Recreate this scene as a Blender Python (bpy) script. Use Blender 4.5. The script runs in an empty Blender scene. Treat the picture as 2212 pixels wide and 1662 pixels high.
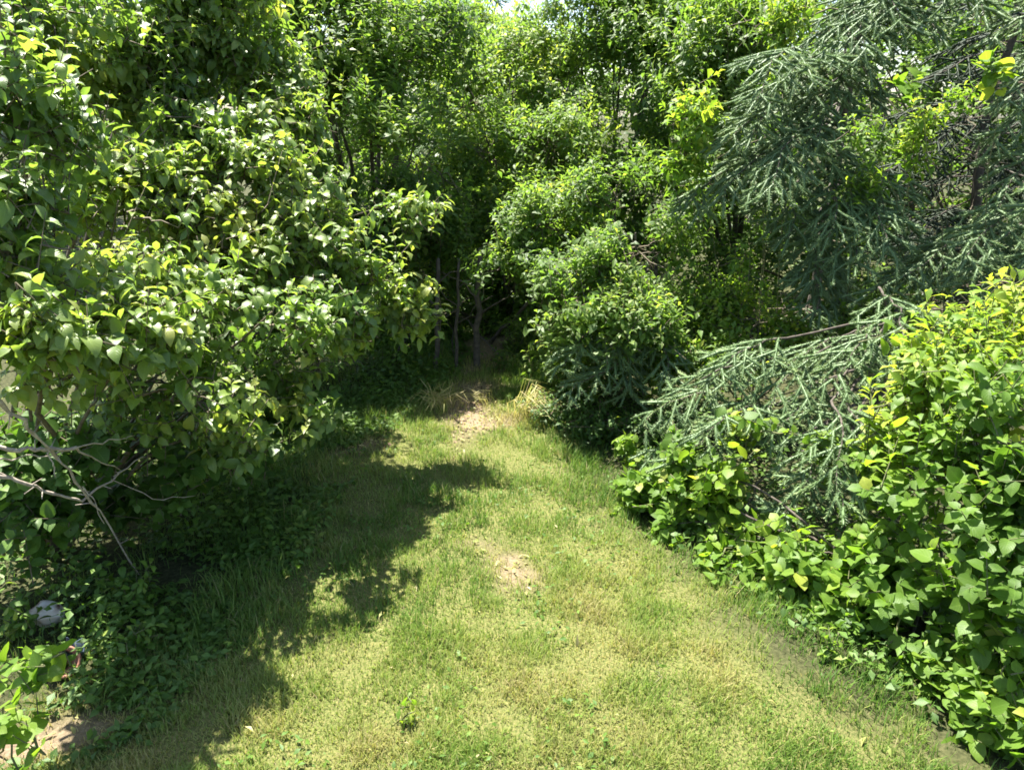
import bpy, math
import numpy as np
from mathutils import Matrix, Vector

# ------------------------------------------------------------------ camera, sky, sun, exposure
sc = bpy.context.scene
CAM_H, PITCH, FPX = 1.75, math.radians(20.0), 750.0 / 1024.0 * 2211.0
cam = bpy.data.cameras.new("camera")
cam.sensor_width = 36.0
cam.lens = 750.0 / 1024.0 * 36.0
cam.clip_start, cam.clip_end = 0.05, 900.0
cam_ob = bpy.data.objects.new("camera", cam)
sc.collection.objects.link(cam_ob)
cam_ob.location = (0, 0, CAM_H)
cam_ob.rotation_euler = (math.radians(90) - PITCH, 0, 0)
sc.camera = cam_ob

SUN_EL, SUN_AZ = math.radians(68), math.radians(-34)      # azimuth from +Y, negative to the left
TO_SUN = np.array([math.cos(SUN_EL) * math.sin(SUN_AZ), math.cos(SUN_EL) * math.cos(SUN_AZ), math.sin(SUN_EL)])
w = bpy.data.worlds.new("World")
sc.world = w
w.use_nodes = True
nt = w.node_tree
sky = nt.nodes.new("ShaderNodeTexSky")
sky.sky_type = 'NISHITA'
sky.sun_disc = False
sky.sun_elevation = SUN_EL
sky.sun_rotation = SUN_AZ
sky.air_density, sky.dust_density, sky.ozone_density = 1.0, 1.2, 1.0
bg = nt.nodes["Background"]
bg.inputs["Strength"].default_value = 0.066
nt.links.new(sky.outputs[0], bg.inputs["Color"])
sun = bpy.data.lights.new("sun", 'SUN')
sun.energy, sun.angle, sun.color = 4.6, math.radians(0.53), (1.0, 0.955, 0.87)
sun_ob = bpy.data.objects.new("sun", sun)
sc.collection.objects.link(sun_ob)
sun_ob.rotation_euler = Vector(TO_SUN).to_track_quat('Z', 'Y').to_euler()
sc.view_settings.view_transform = 'Standard'
sc.view_settings.look = 'None'
sc.view_settings.gamma = 1.0
sc.view_settings.use_curve_mapping = False
sc.view_settings.exposure = 2.27
sc.render.engine = 'CYCLES'
sc.cycles.max_bounces = 8
sc.cycles.transparent_max_bounces = 8
sc.cycles.filter_width = 1.7
sc.cycles.use_denoising = True

R = np.random.default_rng(11)

# ------------------------------------------------------------------ helpers
def unit(a):
    return a / np.maximum(np.linalg.norm(a, axis=-1, keepdims=True), 1e-9)

def at(px, py, Y):
    """world point at forward distance Y seen at (px, py) of a 2211 x 1662 picture"""
    x, v = (px - 1105.5) / FPX, (831.0 - py) / FPX
    d = np.array([x, math.cos(PITCH) + v * math.sin(PITCH), -math.sin(PITCH) + v * math.cos(PITCH)])
    return np.array([0, 0, CAM_H]) + d * (Y / d[1])

def depth_of(P):
    return P[..., 1] * math.cos(PITCH) - (P[..., 2] - CAM_H) * math.sin(PITCH)

def project(P):
    z = np.maximum(depth_of(P), 0.05)
    v = P[..., 1] * math.sin(PITCH) + (P[..., 2] - CAM_H) * math.cos(PITCH)
    return 512 + 750 * P[..., 0] / z, 384.5 - 750 * v / z, z

class Noise:
    def __init__(s, seed, n=14):
        r = np.random.default_rng(seed)
        s.k = unit(r.normal(size=(n, 3))) * r.uniform(0.5, 1.7, (n, 1))
        s.p = r.uniform(0, 6.28, n)
    def __call__(s, P, f):
        return np.sin(P @ s.k.T * (f * 6.283) + s.p).sum(-1) / math.sqrt(len(s.p) / 2.0)

NZ = [Noise(100 + i) for i in range(6)]

def ground_z(x, y):
    P = np.stack([x, y, np.zeros_like(x)], -1)
    z = 0.012 * NZ[0](P, 0.5) + 0.005 * NZ[1](P, 1.9)
    far = np.clip((np.hypot(x, y) - 9) / 20, 0, 1)
    return z * (1 - far)

def tri_mesh(name, V, T, mat, tint=None, uv=None, smooth=True):
    me = bpy.data.meshes.new(name)
    V = np.ascontiguousarray(V, np.float32); T = np.ascontiguousarray(T, np.int32)
    me.vertices.add(len(V)); me.vertices.foreach_set("co", V.ravel())
    me.loops.add(len(T) * 3); me.loops.foreach_set("vertex_index", T.ravel())
    me.polygons.add(len(T))
    me.polygons.foreach_set("loop_start", np.arange(0, len(T) * 3, 3, dtype=np.int32))
    if smooth:
        me.polygons.foreach_set("use_smooth", np.ones(len(T), bool))
    if uv is not None:
        l = me.uv_layers.new(name="UVMap")
        l.data.foreach_set("uv", np.ascontiguousarray(uv[T.ravel()], np.float32).ravel())
    if tint is not None:
        a = me.attributes.new("tint", 'FLOAT', 'POINT')
        a.data.foreach_set("value", np.ascontiguousarray(tint, np.float32))
    me.update(calc_edges=True)
    me.materials.append(mat)
    return me

def link(name, data, parent=None, loc=None):
    o = bpy.data.objects.new(name, data)
    sc.collection.objects.link(o)
    if parent is not None:
        o.parent = parent
    if loc is not None:
        o.location = loc
    return o

def thing(name, label, cat, loc, group=None, data=None):
    o = link(name, data, loc=tuple(float(c) for c in loc))
    o["label"], o["category"] = label, cat
    if group:
        o["group"] = group
    return o

def tubes(paths, sides=5):
    """paths: list of (points (k,3), radii (k,)) -> V, T"""
    Vs, Ts, off = [], [], 0
    ang = np.linspace(0, 2 * math.pi, sides, endpoint=False)
    for pts, rad in paths:
        pts = np.asarray(pts, float); rad = np.asarray(rad, float)
        d = unit(np.gradient(pts, axis=0))
        ref = np.array([0, 0, 1.0]) if abs(d[0][2]) < 0.8 else np.array([1.0, 0, 0])
        a = unit(np.cross(d, ref)); b = np.cross(d, a)
        ring = pts[:, None] + rad[:, None, None] * (np.cos(ang)[None, :, None] * a[:, None] + np.sin(ang)[None, :, None] * b[:, None])
        k = len(pts)
        Vs.append(ring.reshape(-1, 3)); Vs.append(pts[-1:] + d[-1:] * rad[-1])
        i = np.arange(k - 1)[:, None] * sides; j = np.arange(sides)[None]; jn = (j + 1) % sides
        q = np.stack([i + j, i + jn, i + sides + jn, i + sides + j], -1).reshape(-1, 4) + off
        Ts.append(q[:, [0, 1, 2]]); Ts.append(q[:, [0, 2, 3]])
        e = (k - 1) * sides + off
        Ts.append(np.stack([e + j[0], e + jn[0], np.full(sides, k * sides + off)], -1))
        off += k * sides + 1
    return np.concatenate(Vs), np.concatenate(Ts)

def limb(p, q, sag=0.0, wob=0.03, k=6, rng=R):
    t = np.linspace(0, 1, k)[:, None]
    L = np.linalg.norm(q - p)
    pts = p + (q - p) * t
    pts[:, 2] += (sag * L * np.sin(math.pi * t))[:, 0]
    pts[1:-1] += rng.normal(size=(k - 2, 3)) * wob * L
    return pts

# ------------------------------------------------------------------ materials
def nodes_of(name):
    m = bpy.data.materials.new(name); m.use_nodes = True
    n = m.node_tree; n.nodes.clear()
    out = n.nodes.new("ShaderNodeOutputMaterial")
    return m, n, out

def ramp(n, stops):
    r = n.nodes.new("ShaderNodeValToRGB")
    e = r.color_ramp.elements
    while len(e) < len(stops):
        e.new(0.5)
    for i, (p, c) in enumerate(stops):
        e[i].position = p; e[i].color = (*c, 1)
    return r

def mixcol(n, mode, fac, a, b):
    m = n.nodes.new("ShaderNodeMix"); m.data_type = 'RGBA'; m.blend_type = mode
    for sock, v in ((m.inputs[0], fac), (m.inputs[6], a), (m.inputs[7], b)):
        if hasattr(v, "is_linked"):
            n.links.new(v, sock)
        else:
            sock.default_value = v if not isinstance(v, tuple) else (*v, 1)
    return m.outputs[2]

def math_n(n, op, a, b=0.0):
    m = n.nodes.new("ShaderNodeMath"); m.operation = op
    for s, v in ((m.inputs[0], a), (m.inputs[1], b)):
        if hasattr(v, "is_linked"):
            n.links.new(v, s)
        else:
            s.default_value = v
    return m.outputs[0]

def leaf_material(name, stops, by_object=False, veins=True, rough=0.45, spec=0.4, trans=0.38, tr_gain=(1.7, 1.75, 0.8)):
    m, n, out = nodes_of(name)
    at_ = n.nodes.new("ShaderNodeAttribute"); at_.attribute_name = "tint"
    at_.attribute_type = 'OBJECT' if by_object else 'GEOMETRY'
    col = ramp(n, stops); n.links.new(at_.outputs["Fac"], col.inputs[0])
    c = col.outputs[0]
    tc = n.nodes.new("ShaderNodeTexCoord")
    bump = None
    if veins:
        sep = n.nodes.new("ShaderNodeSeparateXYZ"); n.links.new(tc.outputs["UV"], sep.inputs[0])
        du = math_n(n, 'ABSOLUTE', math_n(n, 'SUBTRACT', sep.outputs[0], 0.5))
        mid = math_n(n, 'LESS_THAN', du, 0.035)
        ph = math_n(n, 'ADD', math_n(n, 'MULTIPLY', sep.outputs[1], 44.0), math_n(n, 'MULTIPLY', du, -34.0))
        sv = math_n(n, 'POWER', math_n(n, 'MULTIPLY', math_n(n, 'ADD', math_n(n, 'SINE', ph), 1.0), 0.5), 9.0)
        v = math_n(n, 'MAXIMUM', mid, math_n(n, 'MULTIPLY', sv, 0.55))
        c = mixcol(n, 'MIX', math_n(n, 'MULTIPLY', v, 0.45), c, mixcol(n, 'ADD', 1.0, c, (0.05, 0.07, 0.02)))
        b = n.nodes.new("ShaderNodeBump"); b.inputs["Strength"].default_value = 0.35; b.inputs["Distance"].default_value = 0.002
        n.links.new(math_n(n, 'SUBTRACT', 0.0, v), b.inputs["Height"]); bump = b.outputs[0]
        nz = n.nodes.new("ShaderNodeTexNoise"); nz.inputs["Scale"].default_value = 60.0; nz.inputs["Detail"].default_value = 2.0
        n.links.new(tc.outputs["Object"], nz.inputs["Vector"])
        r2 = ramp(n, [(0.3, (0.82, 0.84, 0.8)), (0.7, (1.12, 1.08, 1.05))]); n.links.new(nz.outputs[0], r2.inputs[0])
        c = mixcol(n, 'MULTIPLY', 1.0, c, r2.outputs[0])
    p = n.nodes.new("ShaderNodeBsdfPrincipled")
    p.inputs["Roughness"].default_value = rough
    p.inputs["Specular IOR Level"].default_value = spec
    n.links.new(c, p.inputs["Base Color"])
    t = n.nodes.new("ShaderNodeBsdfTranslucent")
    n.links.new(mixcol(n, 'MULTIPLY', 1.0, c, tr_gain), t.inputs[0])
    if bump:
        n.links.new(bump, p.inputs["Normal"])
    mx = n.nodes.new("ShaderNodeMixShader"); mx.inputs[0].default_value = trans
    n.links.new(p.outputs[0], mx.inputs[1]); n.links.new(t.outputs[0], mx.inputs[2])
    n.links.new(mx.outputs[0], out.inputs[0])
    return m

def bark_material(name, c0, c1, scale=30.0):
    m, n, out = nodes_of(name)
    tc = n.nodes.new("ShaderNodeTexCoord")
    nz = n.nodes.new("ShaderNodeTexNoise"); nz.inputs["Scale"].default_value = scale; nz.inputs["Detail"].default_value = 6
    n.links.new(tc.outputs["Object"], nz.inputs["Vector"])
    r = ramp(n, [(0.3, c0), (0.7, c1)]); n.links.new(nz.outputs[0], r.inputs[0])
    p = n.nodes.new("ShaderNodeBsdfPrincipled"); p.inputs["Roughness"].default_value = 0.85
    n.links.new(r.outputs[0], p.inputs["Base Color"])
    b = n.nodes.new("ShaderNodeBump"); b.inputs["Strength"].default_value = 0.6; b.inputs["Distance"].default_value = 0.004
    n.links.new(nz.outputs[0], b.inputs["Height"]); n.links.new(b.outputs[0], p.inputs["Normal"])
    n.links.new(p.outputs[0], out.inputs[0])
    return m

# tint 0 old dark leaf .. 1 young yellowish leaf
DOG = [(0.0, (0.065, 0.125, 0.028)), (0.45, (0.130, 0.210, 0.048)), (0.8, (0.21, 0.285, 0.066)), (1.0, (0.28, 0.31, 0.075))]
FINE = [(0.0, (0.062, 0.118, 0.026)), (0.45, (0.108, 0.188, 0.042)), (0.8, (0.172, 0.255, 0.055)), (1.0, (0.26, 0.315, 0.065))]
LIME = [(0.0, (0.070, 0.140, 0.020)), (0.45, (0.115, 0.210, 0.028)), (0.8, (0.185, 0.280, 0.034)), (1.0, (0.29, 0.34, 0.055))]
WEED = [(0.0, (0.045, 0.100, 0.017)), (0.45, (0.080, 0.160, 0.024)), (0.8, (0.130, 0.220, 0.032)), (1.0, (0.22, 0.28, 0.05))]
FAR = [(0.0, (0.06, 0.10, 0.030)), (0.5, (0.10, 0.16, 0.045)), (1.0, (0.15, 0.21, 0.06))]
M = {}
for k, st, kw in (("dog", DOG, dict(rough=0.38, spec=0.55, trans=0.48)), ("lime", LIME, dict(rough=0.48, spec=0.32, trans=0.50)),
                  ("weed", WEED, dict(rough=0.5)), ("fine", FINE, dict(rough=0.45, spec=0.4, trans=0.54))):
    M[k] = leaf_material(k + "_leaf", st, False, **kw)
    M[k + "_o"] = leaf_material(k + "_leaf_single", st, True, **kw)
M["far"] = leaf_material("far_leaf", FAR, veins=False)
M["needle"] = leaf_material("spruce_needle", [(0.0, (0.045, 0.085, 0.032)), (0.5, (0.140, 0.215, 0.088)), (1.0, (0.32, 0.40, 0.165))],
                            veins=False, rough=0.5, spec=0.35, trans=0.15, tr_gain=(1.3, 1.4, 0.9))
M["needle_shade"] = leaf_material("shaded_spruce_needle", [(0.0, (0.018, 0.032, 0.016)), (0.5, (0.04, 0.06, 0.028)), (1.0, (0.07, 0.09, 0.04))], veins=False, rough=0.6, spec=0.25, trans=0.1, tr_gain=(1.2, 1.2, 0.9))  # needle colour darkened to stand for the shaded gaps between boughs
M["grass"] = leaf_material("grass_blade", [(0.0, (0.055, 0.130, 0.018)), (0.35, (0.160, 0.245, 0.044)), (0.6, (0.245, 0.290, 0.075)), (0.8, (0.34, 0.305, 0.12)), (1.0, (0.42, 0.35, 0.19))],
                           veins=False, rough=0.5, spec=0.3, trans=0.35, tr_gain=(1.3, 1.35, 0.8))
M["bark"] = bark_material("bark", (0.035, 0.027, 0.020), (0.11, 0.09, 0.07))
M["twig"] = bark_material("twig_bark", (0.06, 0.048, 0.03), (0.15, 0.12, 0.075), 60)
M["green_twig"] = bark_material("green_twig", (0.07, 0.085, 0.03), (0.13, 0.13, 0.05), 60)
M["dead"] = bark_material("dead_wood", (0.20, 0.16, 0.125), (0.42, 0.36, 0.30), 80)
M["litter"] = leaf_material("leaf_litter", [(0.0, (0.07, 0.045, 0.03)), (0.5, (0.16, 0.11, 0.07)), (1.0, (0.34, 0.25, 0.16))], veins=False, rough=0.8, spec=0.2, trans=0.1)

# ------------------------------------------------------------------ leaf templates
def blade(rows, fold, curl, twist=0.0, wave=0.0, seed=0):
    """rows: (t along leaf, half width); returns V,T,UV; midrib along +y, up +z, unit length"""
    r = np.random.default_rng(seed)
    V, UV = [], []
    def mid(t):
        a = curl * t
        return np.array([0.0, math.sin(a) / curl if abs(curl) > 1e-4 else t, -(1 - math.cos(a)) / curl if abs(curl) > 1e-4 else 0.0])
    for t, hw in rows:
        c = mid(t); a = curl * t
        up = np.array([0, math.sin(a), math.cos(a)])
        tw = twist * (t - 0.3)
        for s in (-1, 0, 1):
            sx = np.array([math.cos(tw), 0, 0]) + up * math.sin(tw)
            lift = hw * fold * abs(s) + wave * r.normal() * hw * abs(s)
            V.append(c + sx * s * hw + up * lift); UV.append((0.5 + 0.5 * s, t))
    T = []
    for i in range(len(rows) - 1):
        a = i * 3
        for k in (0, 1):
            if rows[i][1] < 1e-6:
                T.append((a + 1, a + 3 + k + 1, a + 3 + k))
            elif rows[i + 1][1] < 1e-6:
                T.append((a + k, a + k + 1, a + 4))
            else:
                T.append((a + k, a + k + 1, a + 3 + k + 1)); T.append((a + k, a + 4 + k, a + 3 + k))
    V = np.array(V); T = np.array(T)
    used, inv = np.unique(T, return_inverse=True)
    return V[used], inv.reshape(T.shape), np.array(UV)[used]

OVATE = [(0, 0.0), (0.12, 0.13), (0.32, 0.27), (0.55, 0.255), (0.78, 0.13), (1.0, 0.0)]
ROUND = [(0, 0.0), (0.08, 0.22), (0.3, 0.40), (0.58, 0.37), (0.84, 0.19), (1.0, 0.0)]
HEART = [(0, 0.0), (0.02, 0.30), (0.22, 0.47), (0.5, 0.42), (0.8, 0.2), (1.0, 0.0)]
OBOV = [(0, 0.0), (0.2, 0.08), (0.45, 0.19), (0.68, 0.235), (0.88, 0.14), (1.0, 0.0)]
LANCE = [(0, 0.0), (0.42, 0.17), (1.0, 0.0)]
SMALL = [(0, 0.0), (0.45, 0.26), (1.0, 0.0)]
DIAM = [(0, 0.0), (0.45, 0.25), (1.0, 0.0)]
def family(rows, n, fold=(0.1, 0.45), curl=(0.3, 1.3), seed=0, wave=0.06):
    r = np.random.default_rng(seed)
    return [blade(rows, r.uniform(*fold), r.uniform(*curl), r.uniform(-0.5, 0.5), wave, seed * 50 + i) for i in range(n)]
TPL = {"ovate": family(OVATE, 10, (0.15, 0.6), (0.5, 1.9), 1), "round": family(ROUND, 8, (0.05, 0.35), (0.1, 0.9), 2), "heart": family(HEART, 6, (0.05, 0.3), (0.1, 0.7), 3),
       "obov": family(OBOV, 8, (0.1, 0.45), (0.3, 1.4), 4), "lance": family(LANCE, 5, seed=5), "small": family(SMALL, 5, (0.05, 0.35), (0.1, 0.9), 6), "diam": family(DIAM, 4, (0.1, 0.3), (0.1, 0.7), 7)}

LOW = {"ovate": family([(0, 0.0), (0.25, 0.24), (0.62, 0.235), (1.0, 0.0)], 10, (0.15, 0.6), (0.5, 1.9), 1), "round": family([(0, 0.0), (0.2, 0.36), (0.6, 0.37), (1.0, 0.0)], 8, (0.05, 0.35), (0.1, 0.9), 2),
       "obov": family([(0, 0.0), (0.6, 0.23), (1.0, 0.0)], 6, seed=4)}

class Leaves:
    """arrays of leaves: position, axis, normal, size, tint"""
    def __init__(s):
        s.P, s.A, s.N, s.S, s.C = [], [], [], [], []
    def add(s, P, A, N, S, C):
        A = unit(A); N = unit(N - A * (A * N).sum(-1, keepdims=True))
        for l, v in zip((s.P, s.A, s.N, s.S, s.C), (P, A, N, S, C)):
            l.append(v)
    def done(s):
        s.P, s.A, s.N = (np.concatenate(v) for v in (s.P, s.A, s.N))
        s.S, s.C = np.concatenate(s.S), np.clip(np.concatenate(s.C), 0, 1)
        s.X = np.cross(s.A, s.N) * R.uniform(0.76, 1.14, (len(s.S), 1))
        s.V = R.integers(0, 1000, len(s.S))
        return s

def leaf_mesh(name, L, sel, tpl, mat, origin, low=False):
    fam = LOW.get(tpl, TPL[tpl]) if low else TPL[tpl]; Vs, Ts, Us, Cs, off = [], [], [], [], 0
    for k, (v, t, u) in enumerate(fam):
        i = np.flatnonzero(sel & (L.V % len(fam) == k))
        if not len(i):
            continue
        s = L.S[i, None, None]
        v = v[None] * s
        W = L.P[i, None] - origin + v[..., 0:1] * L.X[i, None] + v[..., 1:2] * L.A[i, None] + v[..., 2:3] * L.N[i, None]
        Vs.append(W.reshape(-1, 3)); nv = v.shape[1]
        Ts.append((t[None] + (np.arange(len(i)) * nv)[:, None, None]).reshape(-1, 3) + off); off += nv * len(i)
        Us.append(np.tile(u, (len(i), 1))); Cs.append(np.repeat(L.C[i], nv))
    return tri_mesh(name, np.concatenate(Vs), np.concatenate(Ts), mat, np.concatenate(Cs), np.concatenate(Us))

SINGLE = {}
def single_leaf(tpl, k, matname):
    key = (tpl, k, matname)
    if key not in SINGLE:
        v, t, u = TPL[tpl][k]
        SINGLE[key] = tri_mesh("leaf_" + tpl, v, t, M[matname + "_o"], None, u)
    return SINGLE[key]

PLANTS = []     # everything leafy, built at the end once it is known which leaves show

def grow(L, twigs, lobes, spec, seed):
    """scatter leafy twigs over the shells of ellipsoid lobes"""
    r = np.random.default_rng(seed)
    for c, rad, dens in lobes:
        area = 4 * math.pi * ((rad[0] * rad[1]) ** 1.6 / 3 + (rad[0] * rad[2]) ** 1.6 / 3 + (rad[1] * rad[2]) ** 1.6 / 3) ** (1 / 1.6)
        n = max(4, int(area * spec["dens"] * dens))
        u = unit(r.normal(size=(n * 2, 3)))
        keep = r.random(len(u)) < np.clip(0.75 + 0.35 * u[:, 2] - 0.35 * u[:, 1], 0.12, 1)
        u = u[keep][:n]
        s = 1.06 - 0.62 * r.random(len(u)) ** 1.5
        s *= 1 + 0.16 * NZ[2](c + u * rad, 1.1 / max(rad[0], 0.15) * 0.35)
        longs = r.random(len(u)) < 0.12
        s = np.where(longs, s + r.uniform(0.05, 0.32, len(u)), s)
        p = c + u * rad * s[:, None] + np.where(longs, 0.05, 0.0)[:, None] * np.array([0, 0, 1.0])
        clump = NZ[3](p + seed * 0.37, spec.get("clump", 1.4))
        ok = ((clump > spec.get("gap", -0.75)) | (max(rad) < 0.22)) & (p[:, 2] > 0.012)
        p, u = p[ok], u[ok]
        if not len(p):
            continue
        m = len(p)
        d = unit(u * spec.get("out", 0.7) + np.array([0, 0, spec.get("up", 0.4)]) + r.normal(size=(m, 3)) * spec.get("rand", 0.4))
        tl = spec["twig"] * r.uniform(0.6, 1.25, m)
        b = p - d * tl[:, None]
        a1 = unit(np.cross(d, r.normal(size=(m, 3)))); a2 = np.cross(d, a1)
        k = spec["per"]
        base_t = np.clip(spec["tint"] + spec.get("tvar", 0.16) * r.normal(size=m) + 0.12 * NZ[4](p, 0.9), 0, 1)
        ph0 = r.uniform(0, 6.28, m)
        for j in range(k):
            t = (j // 2 * 2 + 1.5 * (j % 2) * (not spec.get("opp", True)) + 1) / k if k > 1 else 1.0
            t = min(t, 1.0)
            ph = ph0 + (j // 2 * 1.57 + (j % 2) * 3.1416 if spec.get("opp", True) else j * 2.4) + r.normal(size=m) * 0.25
            rad_v = np.cos(ph)[:, None] * a1 + np.sin(ph)[:, None] * a2
            spread = 0.95 - 0.45 * t
            A = d * (1 - spread * 0.75) + rad_v * spread + np.array([0, 0, -spec.get("droop", 0.2)]) + r.normal(size=(m, 3)) * 0.13
            Nn = np.array([0, 0, 1.0]) * 0.8 + TO_SUN * 0.3 + d * 0.3 + u * 0.5 + r.normal(size=(m, 3)) * spec.get("tilt", 0.32)
            S = spec["size"] * np.clip(r.normal(0.95, 0.2, m), 0.45, 1.4) * r.uniform(0.8, 1.1, m) * (1 - 0.35 * max(0, t - 0.55) / 0.45)
            pos = b + d * (tl * t)[:, None]
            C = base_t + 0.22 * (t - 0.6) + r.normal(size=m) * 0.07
            yel = r.random(m) < spec.get("yellow", 0.01)
            C = np.where(yel, 1.0, C)
            kk = r.random(m) < spec.get("keep", 0.93)
            L.add(pos[kk], A[kk], Nn[kk], S[kk], C[kk])
        take = r.random(m) < spec.get("twigs", 1.0)
        for bb, pp, rr in zip(b[take], p[take], np.flatnonzero(take)):
            w_ = spec.get("tw", 0.0016)
            twigs.append((np.array([bb, pp]), np.array([w_ * 1.5, w_ * 0.6])))
        far = np.flatnonzero(r.random(m) < spec.get("branch", 0.12))
        for i in far:
            q = c + (b[i] - c) * 0.15 + r.normal(size=3) * 0.04 * np.mean(rad)
            twigs.append((limb(q, b[i], 0.04, 0.05, 5, r), np.linspace(spec.get("tw", 0.0016) * 3.2, spec.get("tw", 0.0016) * 1.4, 5)))

def lobe(px, py, Y, hw, hh, dy=None, dens=1.0):
    c = at(px, py, Y); s = depth_of(c) / FPX
    rx, rz = hw * s, hh * s / 0.97
    return (c, np.array([rx, (rx + rz) / 2 if dy is None else dy, rz]), dens)

def plant(name, label, cat, base, lobes, spec, seed, group=None, parts=0, stems=None, stem_r=0.012, stem_name="stem", bark="twig"):
    base = np.array([base[0], base[1], 0.0]); base[2] = float(ground_z(np.array([base[0]]), np.array([base[1]]))[0]) - 0.01
    L, tw = Leaves(), []
    grow(L, tw, lobes, spec, seed)
    L.done()
    r = np.random.default_rng(seed + 999)
    root = thing(name, label, cat, base, group)
    for c, rad, dn in (lobes if stems is None else [lobes[i] for i in stems]):
        p0 = base + np.array([*r.normal(size=2) * 0.05, 0.0])
        mid_ = p0 + (c - p0) * 0.45 + np.array([0, 0, 0.18 * np.linalg.norm(c - p0)])
        end = c + np.array([0, 0, rad[2] * 0.35])
        t = np.linspace(0, 1, 8)[:, None]
        pts = (1 - t) ** 2 * p0 + 2 * t * (1 - t) * mid_ + t ** 2 * end
        pts[1:-1] += r.normal(size=(6, 3)) * 0.015
        V, T = tubes([(pts - base, np.linspace(stem_r, stem_r * 0.3, 8) * r.uniform(0.7, 1.2))], 6)
        link(stem_name, tri_mesh(stem_name, V, T, M[bark]), root)
    if tw:
        V, T = tubes([(p - base, q) for p, q in tw], 3)
        o = link("twigs", tri_mesh("twigs", V, T, M[spec.get("twigmat", "twig")]), root); o["kind"] = "stuff"
    PLANTS.append(dict(root=root, L=L, spec=spec, parts=parts, base=base))
    return root

# ------------------------------------------------------------------ ground
def build_ground():
    xs = np.concatenate([np.array([-220, -120, -60, -30, -16, -10]), np.linspace(-7, 7, 141), np.array([10, 16, 30, 60, 120, 220])])
    ys = np.concatenate([np.array([-220, -100, -40, -15, -6, -2]), np.linspace(0.0, 12, 121), np.array([15, 20, 30, 60, 120, 260])])
    X, Y = np.meshgrid(xs, ys)
    V = np.stack([X, Y, ground_z(X, Y)], -1).reshape(-1, 3)
    nx, ny = len(xs), len(ys)
    i = (np.arange(ny - 1)[:, None] * nx + np.arange(nx - 1)[None]).ravel()
    T = np.concatenate([np.stack([i, i + 1, i + nx + 1], -1), np.stack([i, i + nx + 1, i + nx], -1)])
    m, n, out = nodes_of("earth_and_thatch")
    tc = n.nodes.new("ShaderNodeTexCoord")
    def noise(s, d=6, rough=0.6):
        z = n.nodes.new("ShaderNodeTexNoise"); z.inputs["Scale"].default_value = s; z.inputs["Detail"].default_value = d
        z.inputs["Roughness"].default_value = rough; n.links.new(tc.outputs["Object"], z.inputs["Vector"]); return z.outputs[0]
    a = n.nodes.new("ShaderNodeAttribute"); a.attribute_name = "tint"
    soil = ramp(n, [(0.3, (0.13, 0.095, 0.062)), (0.5, (0.22, 0.16, 0.108)), (0.72, (0.32, 0.24, 0.165))]); n.links.new(noise(90), soil.inputs[0])
    thatch = ramp(n, [(0.34, (0.050, 0.070, 0.017)), (0.5, (0.115, 0.124, 0.037)), (0.68, (0.20, 0.175, 0.072))]); n.links.new(noise(140), thatch.inputs[0])
    a2 = n.nodes.new("ShaderNodeAttribute"); a2.attribute_name = "bare"
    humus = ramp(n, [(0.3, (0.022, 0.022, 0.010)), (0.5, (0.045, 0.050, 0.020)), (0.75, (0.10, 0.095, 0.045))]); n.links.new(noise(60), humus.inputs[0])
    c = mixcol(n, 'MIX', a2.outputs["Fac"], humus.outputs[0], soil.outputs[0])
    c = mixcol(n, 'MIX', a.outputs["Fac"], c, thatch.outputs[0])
    p = n.nodes.new("ShaderNodeBsdfPrincipled"); p.inputs["Roughness"].default_value = 0.95; p.inputs["Specular IOR Level"].default_value = 0.15
    n.links.new(c, p.inputs["Base Color"])
    b = n.nodes.new("ShaderNodeBump"); b.inputs["Strength"].default_value = 0.8; b.inputs["Distance"].default_value = 0.012
    n.links.new(noise(70, 8, 0.7), b.inputs["Height"]); n.links.new(b.outputs[0], p.inputs["Normal"])
    n.links.new(p.outputs[0], out.inputs[0])
    gm = tri_mesh("ground", V, T, m, lawn_mask(V[:, 0], V[:, 1]))
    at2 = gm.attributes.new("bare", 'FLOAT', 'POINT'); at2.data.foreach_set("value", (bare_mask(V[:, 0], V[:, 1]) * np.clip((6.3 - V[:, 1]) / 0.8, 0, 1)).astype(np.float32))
    o = link("ground", gm)
    o["kind"] = "structure"
    o["label"] = "ground with worn lawn, straw coloured thatch and bare earth path"

# the lawn strip: edges at world Y (from the picture)
EY = np.array([0.6, 1.3, 1.73, 2.06, 2.55, 2.78, 3.28, 3.7, 4.22, 4.8, 5.6, 7.0])
EL = np.array([-1.7, -1.5, -1.3, -1.2, -1.1, -1.05, -1.02, -1.0, -0.85, -0.65, -0.5, -0.45])
ER = np.array([1.75, 1.5, 1.24, 0.95, 0.71, 0.60, 0.46, 0.32, 0.15, 0.02, -0.05, -0.05])
def bare_mask(x, y):
    """1 where the earth is worn bare"""
    P = np.stack([x, y, 0 * x], -1)
    n = 0.22 * NZ[4](P, 2.2) + 0.12 * NZ[5](P, 5)
    def spot(cx, cy, rx, ry, rot=0.0):
        dx, dy = x - cx, y - cy
        u, v = dx * math.cos(rot) + dy * math.sin(rot), -dx * math.sin(rot) + dy * math.cos(rot)
        return 1.25 - np.sqrt((u / rx) ** 2 + (v / ry) ** 2) + n
    g = lambda px, py: at_ground(px, py)
    a = g(1065, 1190); b = g(1110, 1240); d = g(80, 1610); e = g(1020, 905); f = g(1010, 860); h = g(800, 960)
    m = np.maximum.reduce([spot(*a, 0.18, 0.08, -0.6), spot(*b, 0.11, 0.09) - 0.03, spot(*d, 0.34, 0.08, 0.5), spot(*e, 0.20, 0.36), spot(*f, 0.20, 0.36), spot(h[0], h[1], 0.2, 0.45) - 0.75,
                           spot(-0.2, 5.6, 0.3, 0.7) - 0.3])
    return np.clip(m * 1.1, 0, 1)
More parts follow.
